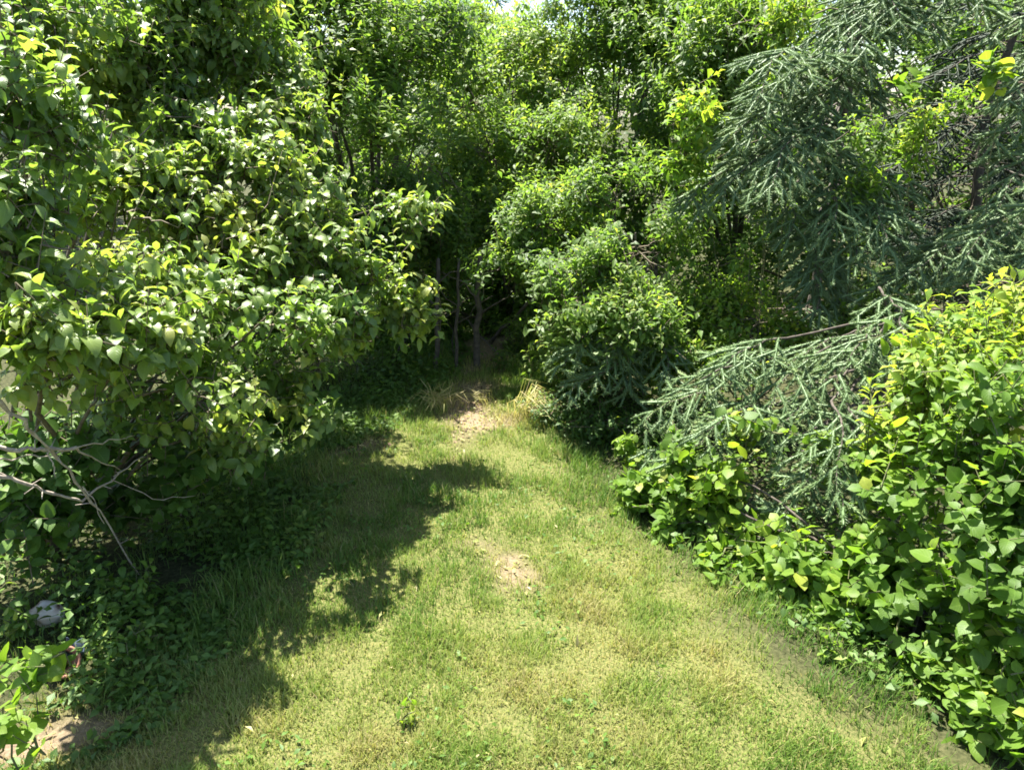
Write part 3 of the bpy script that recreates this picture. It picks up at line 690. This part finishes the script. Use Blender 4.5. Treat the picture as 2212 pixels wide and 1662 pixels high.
# ------------------------------------------------------------------ spruces
def spruce_axes(p, q, rng, width, droop):
    """main bough axis from p to q and its side shoots"""
    L = np.linalg.norm(q - p)
    k = 12; t = np.linspace(0, 1, k)[:, None]
    ctrl = (p + q) / 2 + np.array([0, 0, droop * L])
    main = (1 - t) ** 2 * p + 2 * t * (1 - t) * ctrl + t ** 2 * q
    main[2:-1] += np.cumsum(rng.normal(size=(k - 3, 3)), axis=0) * 0.009
    axes = [(main, np.linspace(0.008, 0.0025, k) * (0.5 + 0.5 * L), 0.12)]
    d = unit(np.gradient(main, axis=0))
    n = int(L / 0.05)
    for i in range(n):
        s = 0.16 + 0.82 * (i + rng.random() * 0.5) / n
        f = s * (k - 1); a = int(f); f -= a; a = min(a, k - 2)
        c = main[a] * (1 - f) + main[a + 1] * f; dd = unit(d[a] * (1 - f) + d[a + 1] * f)
        side = unit(np.cross(dd, [0, 0, 1.0])) * (1 if i % 2 else -1)
        ln = width * (1.10 - s) ** 0.6 * rng.uniform(0.75, 1.1) * min(1, s / 0.25 + 0.45)
        if ln < 0.05:
            ln = 0.05
        v = unit(dd * rng.uniform(0.5, 0.8) + side * rng.uniform(0.7, 1.0) + np.array([0, 0, rng.uniform(-0.5, 0.15)]))
        kk = max(3, int(ln / 0.05)); tt = np.linspace(0, 1, kk)[:, None]
        br = c + v * ln * tt + np.array([0, 0, -0.18]) * ln * tt ** 2
        axes.append((br, np.linspace(0.0035, 0.0018, kk), 0.0))
        for j in range(int(ln / 0.055)):
            u = 0.15 + 0.8 * (j + rng.random() * 0.5) / max(1, int(ln / 0.055))
            cc = c + v * ln * u + np.array([0, 0, -0.18]) * ln * u * u
            sd = unit(np.cross(v, [0, 0, 1.0])) * (1 if j % 2 else -1)
            vv = unit(v * rng.uniform(0.55, 0.9) + sd * rng.uniform(0.5, 0.9) + np.array([0, 0, rng.uniform(-0.75, 0.3)]))
            l2 = rng.uniform(0.08, 0.145) * (1.15 - 0.45 * u)
            axes.append((np.array([cc, cc + vv * l2 + np.array([0, 0, -0.012])]), np.array([0.002, 0.0015]), 0.0))
    # the leader
    axes.append((np.array([q - d[-1] * 0.02, q + d[-1] * 0.05, q + d[-1] * 0.09]), np.array([0.002, 0.002, 0.0015]), 0.0))
    return axes

def needles(axes, rng, per_m, ln=0.0220, wd=0.0038, tint=0.5):
    P, D, S, C = [], [], [], []
    for pts, rad, start in axes:
        seg = np.linalg.norm(np.diff(pts, axis=0), axis=1); L = seg.sum()
        n = int(L * per_m * (1 - start))
        if n < 2:
            continue
        s = rng.uniform(start, 1.0, n); cum = np.concatenate([[0], np.cumsum(seg)]) / L
        p = np.stack([np.interp(s, cum, pts[:, k]) for k in range(3)], -1)
        g = unit(np.gradient(pts, axis=0)); d = unit(np.stack([np.interp(s, cum, g[:, k]) for k in range(3)], -1))
        rv = unit(rng.normal(size=(n, 3)) + np.array([0, 0, 0.45])); rv = unit(rv - d * (rv * d).sum(-1, keepdims=True))
        P.append(p); D.append(unit(d * 0.7 + rv * 0.78)); S.append(ln * rng.uniform(0.75, 1.15, n) * (1 - 0.25 * (s > 0.92)))
        C.append(tint - 0.08 + rng.normal() * 0.16 * min(1, tint * 3) + 0.36 * min(1, tint * 2) * np.clip((s - 0.5) * 2, 0, 1) * (L < 0.2) + rng.normal(size=n) * 0.08)
    P, D, S, C = np.concatenate(P), np.concatenate(D), np.concatenate(S), np.concatenate(C)
    side = unit(np.cross(D, rng.normal(size=D.shape))) * wd * 0.5
    V = np.stack([P - side, P + side, P + D * S[:, None]], 1).reshape(-1, 3)
    T = np.arange(len(P) * 3).reshape(-1, 3); C3 = np.repeat(np.clip(C, 0, 1), 3)
    # the dense heart of each shoot, where the needle bases overlap
    cv, ct = tubes([(pts, np.linspace(0.0080, 0.0045, len(pts))) for pts, _, st in axes if st == 0.0], 4)
    V = np.concatenate([V, cv]); T = np.concatenate([T, ct + len(P) * 3]); C3 = np.concatenate([C3, np.full(len(cv), max(0.0, tint - 0.15))])
    return V, T, C3

def spruce(label, base, height, boughs, seed, tint=0.5, per_m=680, trunk_r=0.05, dead=0, mat="needle"):
    rng = np.random.default_rng(seed)
    base = np.array([base[0], base[1], -0.02])
    root = thing("spruce", label, "tree", base, "spruces")
    tr = limb(base, base + np.array([0.05, 0.05, height]), 0, 0.008, 12, rng)
    V, T = tubes([(tr - base, np.linspace(trunk_r, 0.012, 12))], 9)
    link("trunk", tri_mesh("trunk", V, T, M["bark"]), root)
    for p, q, wdt, drp, root_pt in boughs:
        p = p + rng.normal(size=3) * np.array([0.07, 0.07, 0.05]); q = q + rng.normal(size=3) * np.array([0.06, 0.06, 0.04])
        root_pt = np.array([root_pt[0], root_pt[1], min(root_pt[2], height * 0.95)])
        ax = spruce_axes(p, q, rng, wdt, drp)
        V, T = tubes([(a - base, r_) for a, r_, _ in ax[:1]] + [(limb(root_pt, p, 0.0, 0.008, 6, rng) - base, np.linspace(0.007, 0.005, 6))], 6); V2, T2 = tubes([(a - base, r_) for a, r_, _ in ax[1:] if len(a) > 2], 3)
        V, T = np.concatenate([V, V2]), np.concatenate([T, T2 + len(V)])
        b = link("bough", tri_mesh("bough", V, T, M["bark"]), root)
        V, T, C = needles(ax, rng, per_m, tint=tint)
        o = link("needles", tri_mesh("needles", V - base, T, M[mat], C, smooth=False), b); o["kind"] = "stuff"
    if dead:
        paths = []
        for i in range(dead):
            z = rng.uniform(0.2, height * 0.75); az = rng.uniform(0, 6.283); l = rng.uniform(0.3, 0.9)
            a = base + np.array([0, 0, z]); e = a + np.array([math.cos(az) * l, math.sin(az) * l, rng.uniform(-0.3, 0.05)])
            m_ = limb(a, e, 0.05, 0.03, 6, rng); paths.append((m_ - base, np.linspace(0.006, 0.0015, 6)))
            for _ in range(5):
                j = rng.integers(1, 6); e2 = m_[j] + rng.normal(size=3) * 0.14 + np.array([0, 0, -0.06]); paths.append((limb(m_[j], e2, 0, 0.05, 4, rng) - base, np.linspace(0.0022, 0.001, 4)))
        V, T = tubes(paths, 4)
        o = link("dead_twigs", tri_mesh("dead_twigs", V, T, M["twig"]), root); o["kind"] = "stuff"
    return root

def B(trunk, z, px, py, Y, width=0.36, droop=0.22, L=0.72, slope=0.38):
    """a fan-shaped bough ending at the given place, its inner end carried by a thin bare limb from the trunk"""
    q = at(px, py, Y)
    h = np.array([trunk[0] - q[0], trunk[1] - q[1], 0.0]); far_ = np.linalg.norm(h); l = min(L, far_ * 0.95)
    if q[2] > 1.15 and L > 0.8:       # high boughs hang more steeply
        slope, l = slope - 0.02, l * 0.8
    p = q + h / far_ * l + np.array([0, 0, slope * l])
    return (p, q, width, droop, np.array([trunk[0], trunk[1], max(0.15, p[2] + 0.15)]))

T1 = (2.05, 5.0)          # tall spruce right of centre
spruce("tall spruce with spreading drooping boughs right of the hollow", T1, 4.6,
       [B(T1, 0, 1490, 430, 4.3), B(T1, 0, 1580, 410, 4.1, 0.4), B(T1, 0, 1670, 400, 4.0, 0.4), B(T1, 0, 1750, 390, 4.0), B(T1, 0, 1790, 310, 4.2), B(T1, 0, 1570, 320, 4.3), B(T1, 0, 1660, 310, 4.15, 0.4), B(T1, 0, 1590, 225, 4.2), B(T1, 0, 1680, 220, 4.1, 0.4), B(T1, 0, 1770, 215, 4.2),
        B(T1, 0, 1650, 520, 4.1), B(T1, 0, 1740, 600, 3.95), B(T1, 0, 1830, 590, 3.8, 0.4), B(T1, 0, 1930, 500, 3.85), B(T1, 0, 1900, 560, 3.8, 0.4), B(T1, 0, 1790, 500, 4.0), B(T1, 0, 1880, 450, 4.0), B(T1, 0, 1760, 660, 3.9, 0.3),
        B(T1, 0, 1790, 130, 4.2, 0.4), B(T1, 0, 1880, 110, 4.2, 0.4), B(T1, 0, 1960, 60, 4.2, 0.4), B(T1, 0, 2060, 80, 4.2, 0.4), B(T1, 0, 2110, 20, 4.0), B(T1, 0, 1850, 20, 4.4), B(T1, 0, 1700, 790, 4.3, 0.3), B(T1, 0, 1800, 690, 4.1, 0.3)],
       81, tint=0.5, dead=22, trunk_r=0.035)
T2 = (1.95, 3.75)         # low blue-green spruce
spruce("low blue-green spruce reaching over the right of the lawn", T2, 0.8,
       [B(T2, 0, 1390, 930, 3.35, 0.24, 0.2, 0.45, 0.3), B(T2, 0, 1460, 870, 3.4, 0.28, 0.2, 0.45, 0.25), B(T2, 0, 1560, 850, 3.3, 0.3, 0.2, 0.5, 0.3), B(T2, 0, 1650, 880, 3.1, 0.3, 0.2, 0.5, 0.35), B(T2, 0, 1740, 890, 3.0, 0.3, 0.2, 0.5, 0.4), B(T2, 0, 1830, 840, 3.0, 0.3, 0.2, 0.5, 0.4), B(T2, 0, 1900, 790, 3.1, 0.3, 0.2, 0.5, 0.4),
        B(T2, 0, 1330, 1005, 3.3, 0.2, 0.15, 0.4, 0.3), B(T2, 0, 1430, 1000, 3.15, 0.24, 0.2, 0.45, 0.4), B(T2, 0, 1540, 970, 3.05, 0.26, 0.2, 0.45, 0.4), B(T2, 0, 1640, 980, 2.95, 0.26, 0.2, 0.45, 0.45), B(T2, 0, 1730, 1080, 2.6, 0.26, 0.2, 0.45, 0.3), B(T2, 0, 1820, 1050, 2.6, 0.26, 0.2, 0.45, 0.3), B(T2, 0, 1760, 1030, 2.75, 0.26, 0.2, 0.45, 0.3),
        B(T2, 0, 1660, 1130, 2.7, 0.24, 0.2, 0.4, 0.4), B(T2, 0, 1600, 1240, 2.66, 0.2, 0.2, 0.4, 0.5), B(T2, 0, 1520, 800, 3.7, 0.26, 0.15, 0.45, 0.15), B(T2, 0, 1680, 790, 3.4, 0.28, 0.15, 0.45, 0.2), B(T2, 0, 1780, 770, 3.3, 0.28, 0.15, 0.45, 0.2), B(T2, 0, 1450, 1110, 3.0, 0.22, 0.2, 0.4, 0.4)],
       82, tint=0.55, dead=6, trunk_r=0.02)
T3 = (0.85, 4.6)
spruce("young spruce with pale tips under the rounded-leaf shrub", T3, 0.9,
       [B(T3, 0, 1230, 745, 3.95, 0.2, 0.1, 0.5, 0.3), B(T3, 0, 1200, 820, 3.9, 0.22, 0.1, 0.5, 0.3), B(T3, 0, 1320, 800, 3.8, 0.24, 0.1, 0.5, 0.35), B(T3, 0, 1260, 850, 3.8, 0.24, 0.1, 0.5, 0.35), B(T3, 0, 1410, 840, 3.75, 0.24, 0.1, 0.5, 0.35), B(T3, 0, 1370, 770, 3.9, 0.22, 0.1, 0.5, 0.2), B(T3, 0, 1350, 880, 3.75, 0.24, 0.1, 0.5, 0.3)],
       83, tint=0.5, trunk_r=0.018)
T4 = (3.1, 4.4)
spruce("spruce at the right edge with boughs entering from outside the picture", T4, 4.4,
       [B(T4, 0, 2150, 440, 3.6, 0.3), B(T4, 0, 2120, 320, 3.9, 0.3), B(T4, 0, 2160, 190, 3.9, 0.3), B(T4, 0, 1980, 570, 3.7, 0.34, 0.12, 0.9, 0.25), B(T4, 0, 2080, 560, 3.5, 0.34, 0.12, 0.9, 0.25), B(T4, 0, 2170, 560, 3.3, 0.34, 0.12, 0.8, 0.25), B(T4, 0, 1920, 630, 3.7, 0.3, 0.12, 0.8, 0.25), B(T4, 0, 2040, 620, 3.5, 0.3, 0.12, 0.8, 0.25),
        B(T4, 0, 2160, 100, 3.9, 0.36), B(T4, 0, 2200, 10, 3.8, 0.34), B(T4, 0, 2230, 480, 3.3, 0.3)],
       84, tint=0.5, dead=24, trunk_r=0.045)
def whorled(x, y, h, n, rl, seed, z0=0.5):
    r = np.random.default_rng(seed); out = []
    for i in range(n):
        z = z0 + (h - z0) * (i + 0.5) / n
        az = i * 2.4 + r.normal() * 0.2; l = rl * (1.1 - z / h) + 0.2
        p = np.array([x, y, z]); out.append((p + np.array([math.cos(az), math.sin(az), 0]) * 0.05, p + np.array([math.cos(az) * l, math.sin(az) * l, -0.25 * l]), 0.38 * min(1, l), 0.1, p))
    return out
spruce("spruce with needles darkened as shade at the far right behind the spruce boughs from outside the picture", (4.9, 6.6), 4.4, whorled(4.9, 6.6, 4.4, 34, 1.5, 5, 0.3), 85, tint=0.3, per_m=230, trunk_r=0.06, mat="needle_shade")
spruce("dense spruce with needles darkened as shade behind the vine tassel at the right edge", (3.55, 5.9), 3.6, whorled(3.55, 5.9, 3.6, 44, 1.15, 15, 0.15), 87, tint=0.3, per_m=230, trunk_r=0.05, dead=30, mat="needle_shade")
spruce("blue-grey conifer far behind the pale willow", (-0.5, 11.0), 4.0, whorled(-0.5, 11.0, 4.0, 30, 1.3, 6, 0.3), 86, tint=0.6, per_m=340, trunk_r=0.06)

# ------------------------------------------------------------------ bare trunks, branches, dry grass
for px, py, top, rr, lab in [(940, 812, 560, 0.020, "leftmost thin dark trunk in the hollow"), (985, 806, 560, 0.014, "thinnest dark trunk in the middle of the hollow"), (1030, 802, 540, 0.026, "thickest dark trunk on the right of the hollow")]:
    g = at_ground(px, py); base = np.array([g[0], g[1] + 0.05, -0.02]); e = at(px + 6, top, g[1] + 0.2)
    V, T = tubes([(limb(base, e, 0, 0.009, 9) - base, np.linspace(rr, rr * 0.7, 9))], 7)
    o = thing("bare_trunk", lab, "tree trunk", base, "trunks in the hollow")
    link("trunk", tri_mesh("trunk", V, T, M["bark"]), o)
    br = [(limb(base + (e - base) * t, base + (e - base) * t + np.array([s * 0.25, -0.1, 0.22]), 0.02, 0.04, 5) - base, np.linspace(rr * 0.35, 0.002, 5)) for t, s in ((0.45, 1), (0.6, -1), (0.75, 1))]
    for b_ in br:
        V, T = tubes([b_], 5); link("branch", tri_mesh("branch", V, T, M["bark"]), o)
p, q = at(1055, 745, 5.7), at(1160, 640, 5.5)
V, T = tubes([(limb(p, q, 0, 0.015, 7) - p, np.linspace(0.016, 0.012, 7))], 7)
thing("leaning_branch", "dark bare branch slanting up across the right side of the hollow", "branch", p, data=tri_mesh("leaning_branch", V, T, M["bark"]))

def poly(pts, r0, r1, k=4, seed=0):
    r = np.random.default_rng(seed)
    pts = np.array([at(*p) for p in pts]); t = np.linspace(0, 1, (len(pts) - 1) * k + 1); s = np.linspace(0, 1, len(pts))
    P = np.stack([np.interp(t, s, pts[:, i]) for i in range(3)], -1); P[1:-1] += r.normal(size=(len(P) - 2, 3)) * 0.004
    return P, np.linspace(r0, r1, len(P)) * (1 + 0.2 * r.normal(size=len(P)))
def dead_branch(label, stem, subs, seed):
    P, rad = poly(*stem, seed=seed); b = P[-1] * np.array([1, 1, 0])
    o = thing("dead_branch", label, "branch", b, "dead branches on the left")
    V, T = tubes([(P - b, rad)], 7); link("stem", tri_mesh("stem", V, T, M["dead"]), o)
    for i, sp in enumerate(subs):
        P2, r2 = poly(*sp, seed=seed * 10 + i); V, T = tubes([(P2 - b, r2)], 5); link("twig", tri_mesh("twig", V, T, M["dead"]), o)
    r = np.random.default_rng(seed)
    for j in range(9):
        i = r.integers(2, len(P) - 2); e = P[i] + r.normal(size=3) * 0.025
        V, T = tubes([(np.array([P[i], e]) - b, np.array([0.0025, 0.0012]))], 4); link("spur", tri_mesh("spur", V, T, M["dead"]), o)
dead_branch("longest pale dead branch slanting from the left edge down to the weeds",
            ([(-30, 840, 1.95), (45, 905, 2.02), (98, 965, 2.1), (150, 1015, 2.2), (215, 1105, 2.35), (300, 1240, 2.52)], 0.0075, 0.0025),
            [([(98, 965, 2.1), (112, 1000, 2.1), (120, 1030, 2.1)], 0.004, 0.0015), ([(178, 1050, 2.27), (205, 1085, 2.27), (225, 1130, 2.3)], 0.003, 0.0012)], 3)
dead_branch("knobbly dead branch lying level across the longer one",
            ([(-20, 968, 2.0), (60, 970, 2.06), (110, 968, 2.12), (165, 966, 2.18)], 0.006, 0.007),
            [([(165, 966, 2.18), (205, 990, 2.3), (260, 1015, 2.4)], 0.004, 0.0015), ([(165, 966, 2.18), (240, 950, 2.3), (290, 940, 2.4)], 0.003, 0.0012), ([(-10, 992, 2.02), (60, 985, 2.1), (110, 984, 2.14)], 0.003, 0.002)], 4)
dead_branch("lowest dead branch curving up to a leafy tip at left",
            ([(-20, 1020, 2.1), (60, 1045, 2.15), (130, 1068, 2.22), (180, 1080, 2.28), (240, 1035, 2.4), (310, 985, 2.55)], 0.0055, 0.003),
            [([(240, 1035, 2.4), (330, 1075, 2.5), (420, 1070, 2.6)], 0.0025, 0.0012)], 5)

def dry_tuft(px, py, label, seed, n, ln, lean_to):
    g = at_ground(px, py); r = np.random.default_rng(seed); base = np.array([g[0], g[1], 0.0])
    o = thing("dry_grass_tuft", label, "grass tuft", base, "dry grass tufts by the path")
    x, y = g[0] + r.normal(size=n) * 0.045, g[1] + r.normal(size=n) * 0.05
    az = r.uniform(0, 6.283, n); b = np.stack([x, y, 0 * x], -1) - base
    d0 = unit(np.stack([np.cos(az) * 0.35 + lean_to * 0.25, np.sin(az) * 0.35, 1 + 0 * az], -1)); d1 = unit(np.stack([np.cos(az) * 0.7 + lean_to * 1.1, np.sin(az) * 0.6, 0.25 + 0 * az], -1)); d2 = unit(d1 + np.array([lean_to * 0.4, 0, -1.1]))
    l = ln * r.uniform(0.6, 1.2, n)[:, None] / 3; s = unit(np.cross(d0, r.normal(size=d0.shape))) * 0.0024
    p1 = b + d0 * l; p2 = p1 + d1 * l; p3 = p2 + d2 * l
    V = np.stack([b - s, b + s, p1 - s, p1 + s, p2 - s * .7, p2 + s * .7, p3], 1).reshape(-1, 3)
    T = (np.array([[0, 1, 3], [0, 3, 2], [2, 3, 5], [2, 5, 4], [4, 5, 6]])[None] + (np.arange(n) * 7)[:, None, None]).reshape(-1, 3)
    c = link("blades", tri_mesh("blades", V, T, M["grass"], np.repeat(r.uniform(0.6, 1.0, n), 7)), o); c["kind"] = "stuff"
dry_tuft(955, 880, "pale dry grass tuft on the left of the path before the hollow", 5, 120, 0.26, -0.15)
dry_tuft(1140, 900, "arching dry grass tuft on the right of the path before the hollow", 6, 170, 0.32, 0.7)
dry_tuft(1050, 870, "flattened straw tuft at the end of the earth path", 7, 40, 0.2, -1.2)

# ------------------------------------------------------------------ small objects in the weeds, bottom left
def lump(name, label, cat, base, size, mat, seed, flat=0.7):
    import bmesh
    bm = bmesh.new(); bmesh.ops.create_icosphere(bm, subdivisions=4, radius=1.0)
    r = np.random.default_rng(seed); nz = Noise(seed)
    pn, pd = unit(r.normal(size=(13, 3))), r.uniform(0.68, 1.0, 13)      # broken faces of the rock
    for v in bm.verts:
        p = np.array(v.co); c = np.maximum(pn @ p, 0.05)
        k = min(1.15, float((pd / c).min())) + 0.035 * nz(p[None], 0.9)[0]
        v.co = Vector(p * k * np.array(size))
    me = bpy.data.meshes.new(name); bm.to_mesh(me); bm.free()
    me.polygons.foreach_set("use_smooth", np.ones(len(me.polygons), bool)); me.materials.append(mat)
    return thing(name, label, cat, base, data=me)
m, n, out = nodes_of("pale_stone")
tc = n.nodes.new("ShaderNodeTexCoord"); nz = n.nodes.new("ShaderNodeTexNoise"); nz.inputs["Scale"].default_value = 14; nz.inputs["Detail"].default_value = 8
n.links.new(tc.outputs["Object"], nz.inputs["Vector"])
rp = ramp(n, [(0.36, (0.13, 0.065, 0.05)), (0.43, (0.50, 0.41, 0.35)), (0.55, (0.68, 0.62, 0.57))]); n.links.new(nz.outputs[0], rp.inputs[0])
pb = n.nodes.new("ShaderNodeBsdfPrincipled"); pb.inputs["Roughness"].default_value = 0.8; n.links.new(rp.outputs[0], pb.inputs["Base Color"])
bp = n.nodes.new("ShaderNodeBump"); bp.inputs["Strength"].default_value = 0.5; bp.inputs["Distance"].default_value = 0.01; n.links.new(nz.outputs[0], bp.inputs["Height"]); n.links.new(bp.outputs[0], pb.inputs["Normal"])
n.links.new(pb.outputs[0], out.inputs[0])
g = at_ground(105, 1350)
lump("stone", "pale cream stone with rust-red stains half hidden in the left weeds", "stone", (g[0], g[1], 0.045), (0.055, 0.04, 0.055), m, 4)
terra = bark_material("terracotta", (0.28, 0.12, 0.075), (0.42, 0.21, 0.14), 25)
blue = bark_material("blue_plastic", (0.022, 0.040, 0.062), (0.045, 0.075, 0.10), 20)
def lathe(profile, sides=24):
    a = np.linspace(0, 2 * math.pi, sides, endpoint=False); k = len(profile)
    V = np.array([[r_ * math.cos(t), r_ * math.sin(t), z] for r_, z in profile for t in a])
    i = np.arange(k - 1)[:, None] * sides; j = np.arange(sides)[None]; jn = (j + 1) % sides
    q = np.stack([i + j, i + jn, i + sides + jn, i + sides + j], -1).reshape(-1, 4)
    return V, np.concatenate([q[:, [0, 1, 2]], q[:, [0, 2, 3]]])
g = at_ground(140, 1450)
pot = thing("flower_pot", "small terracotta pot lying tipped over among the left weeds", "flower pot", (g[0], g[1], 0.045))
pot.rotation_euler = (math.radians(62), math.radians(10), math.radians(35))
V, T = lathe([(0.0, -0.05), (0.033, -0.05), (0.042, 0.022), (0.038, 0.022), (0.03, -0.044), (0.0, -0.044)]); link("body", tri_mesh("body", V, T, terra), pot)
V, T = lathe([(0.0425, 0.02), (0.05, 0.022), (0.052, 0.045), (0.047, 0.048), (0.042, 0.045), (0.0405, 0.02), (0.0425, 0.02)]); link("rim", tri_mesh("rim", V, T, terra), pot)
g = at_ground(160, 1425)
gx, gy = np.meshgrid(np.linspace(-1, 1, 17), np.linspace(-1, 1, 15))
P = np.stack([gx.ravel(), gy.ravel(), 0 * gx.ravel()], -1)
V = P * np.array([0.045, 0.02, 0]); V[:, :2] += 0.012 * np.stack([NZ[3](P, 0.5), NZ[4](P, 0.5)], -1); V[:, 2] = 0.018 * NZ[1](P, 0.45) + 0.012 * NZ[2](P, 1.0) + 0.022
i = (np.arange(14)[:, None] * 17 + np.arange(16)[None]).ravel()
Tq = np.concatenate([np.stack([i, i + 1, i + 18], -1), np.stack([i, i + 18, i + 17], -1)])
sheet = tri_mesh("plastic_scrap", V, Tq, blue)
so = thing("plastic_scrap", "crumpled blue plastic scrap beside the terracotta pot", "litter", (g[0], g[1], 0.02), data=sheet)
md = so.modifiers.new("thickness", 'SOLIDIFY'); md.thickness = 0.002
g = at_ground(1245, 1405)
L = Leaves(); L.add(np.array([[0, 0, 0.0]]), np.array([[0.1, 0.3, 1.0]]), np.array([[0.3, -1, 0.3]]), np.array([0.05]), np.array([0.95])); L.done()
thing("dry_leaf", "single pale dry leaf standing in the middle of the lawn", "leaf", (g[0], g[1], 0.012), data=leaf_mesh("dry_leaf", L, np.ones(1, bool), "lance", M["grass"], np.zeros(3)))

# ------------------------------------------------------------------ now build the foliage: leaves that show become parts, the rest one mass
cell = 5.0
nx, ny = int(1024 / cell) + 2, int(769 / cell) + 2
zb = np.full(nx * ny, 1e9)
pr = []
for pl in PLANTS:
    L = pl["L"]; C = L.P + L.A * (L.S * 0.5)[:, None]
    u, v, z = project(C)
    ok = (u > 0) & (u < 1024) & (v > 0) & (v < 769) & (C[:, 1] > 0.3)
    idx = np.clip((u / cell).astype(int), 0, nx - 1) + nx * np.clip((v / cell).astype(int), 0, ny - 1)
    np.minimum.at(zb, idx[ok], z[ok]); pr.append((ok, idx, z))
for pl, (ok, idx, z) in zip(PLANTS, pr):
    L, spec, root, base = pl["L"], pl["spec"], pl["root"], pl["base"]
    n = len(L.S); single = np.zeros(n, bool)
    if pl["parts"]:
        pxs = L.S * 750 / z
        vis = ok & (z < zb[idx] + 0.05) & (pxs > 9)
        i = np.flatnonzero(vis); i = i[np.argsort(-pxs[i])][:min(pl["parts"], 300)]
        single[i] = True
        fam = len(TPL[spec["tpl"]])
        for k in i:
            o = bpy.data.objects.new("leaf", single_leaf(spec["tpl"], int(L.V[k] % fam), spec["mat"]))
            sc.collection.objects.link(o); o.parent = root
            s = float(L.S[k]); X, A, N = L.X[k] * s, L.A[k] * s, L.N[k] * s; p = L.P[k] - base
            o.matrix_local = Matrix(((X[0], A[0], N[0], p[0]), (X[1], A[1], N[1], p[1]), (X[2], A[2], N[2], p[2]), (0, 0, 0, 1)))
            o["tint"] = float(L.C[k])
    rest = ~single
    if rest.any():
        o = link("foliage", leaf_mesh("foliage", L, rest, spec["tpl"], M[spec["mat"]], base, True), root); o["kind"] = "stuff"
print("leaves", sum(len(p["L"].S) for p in PLANTS), "tris", sum(len(m_.polygons) for m_ in bpy.data.meshes))
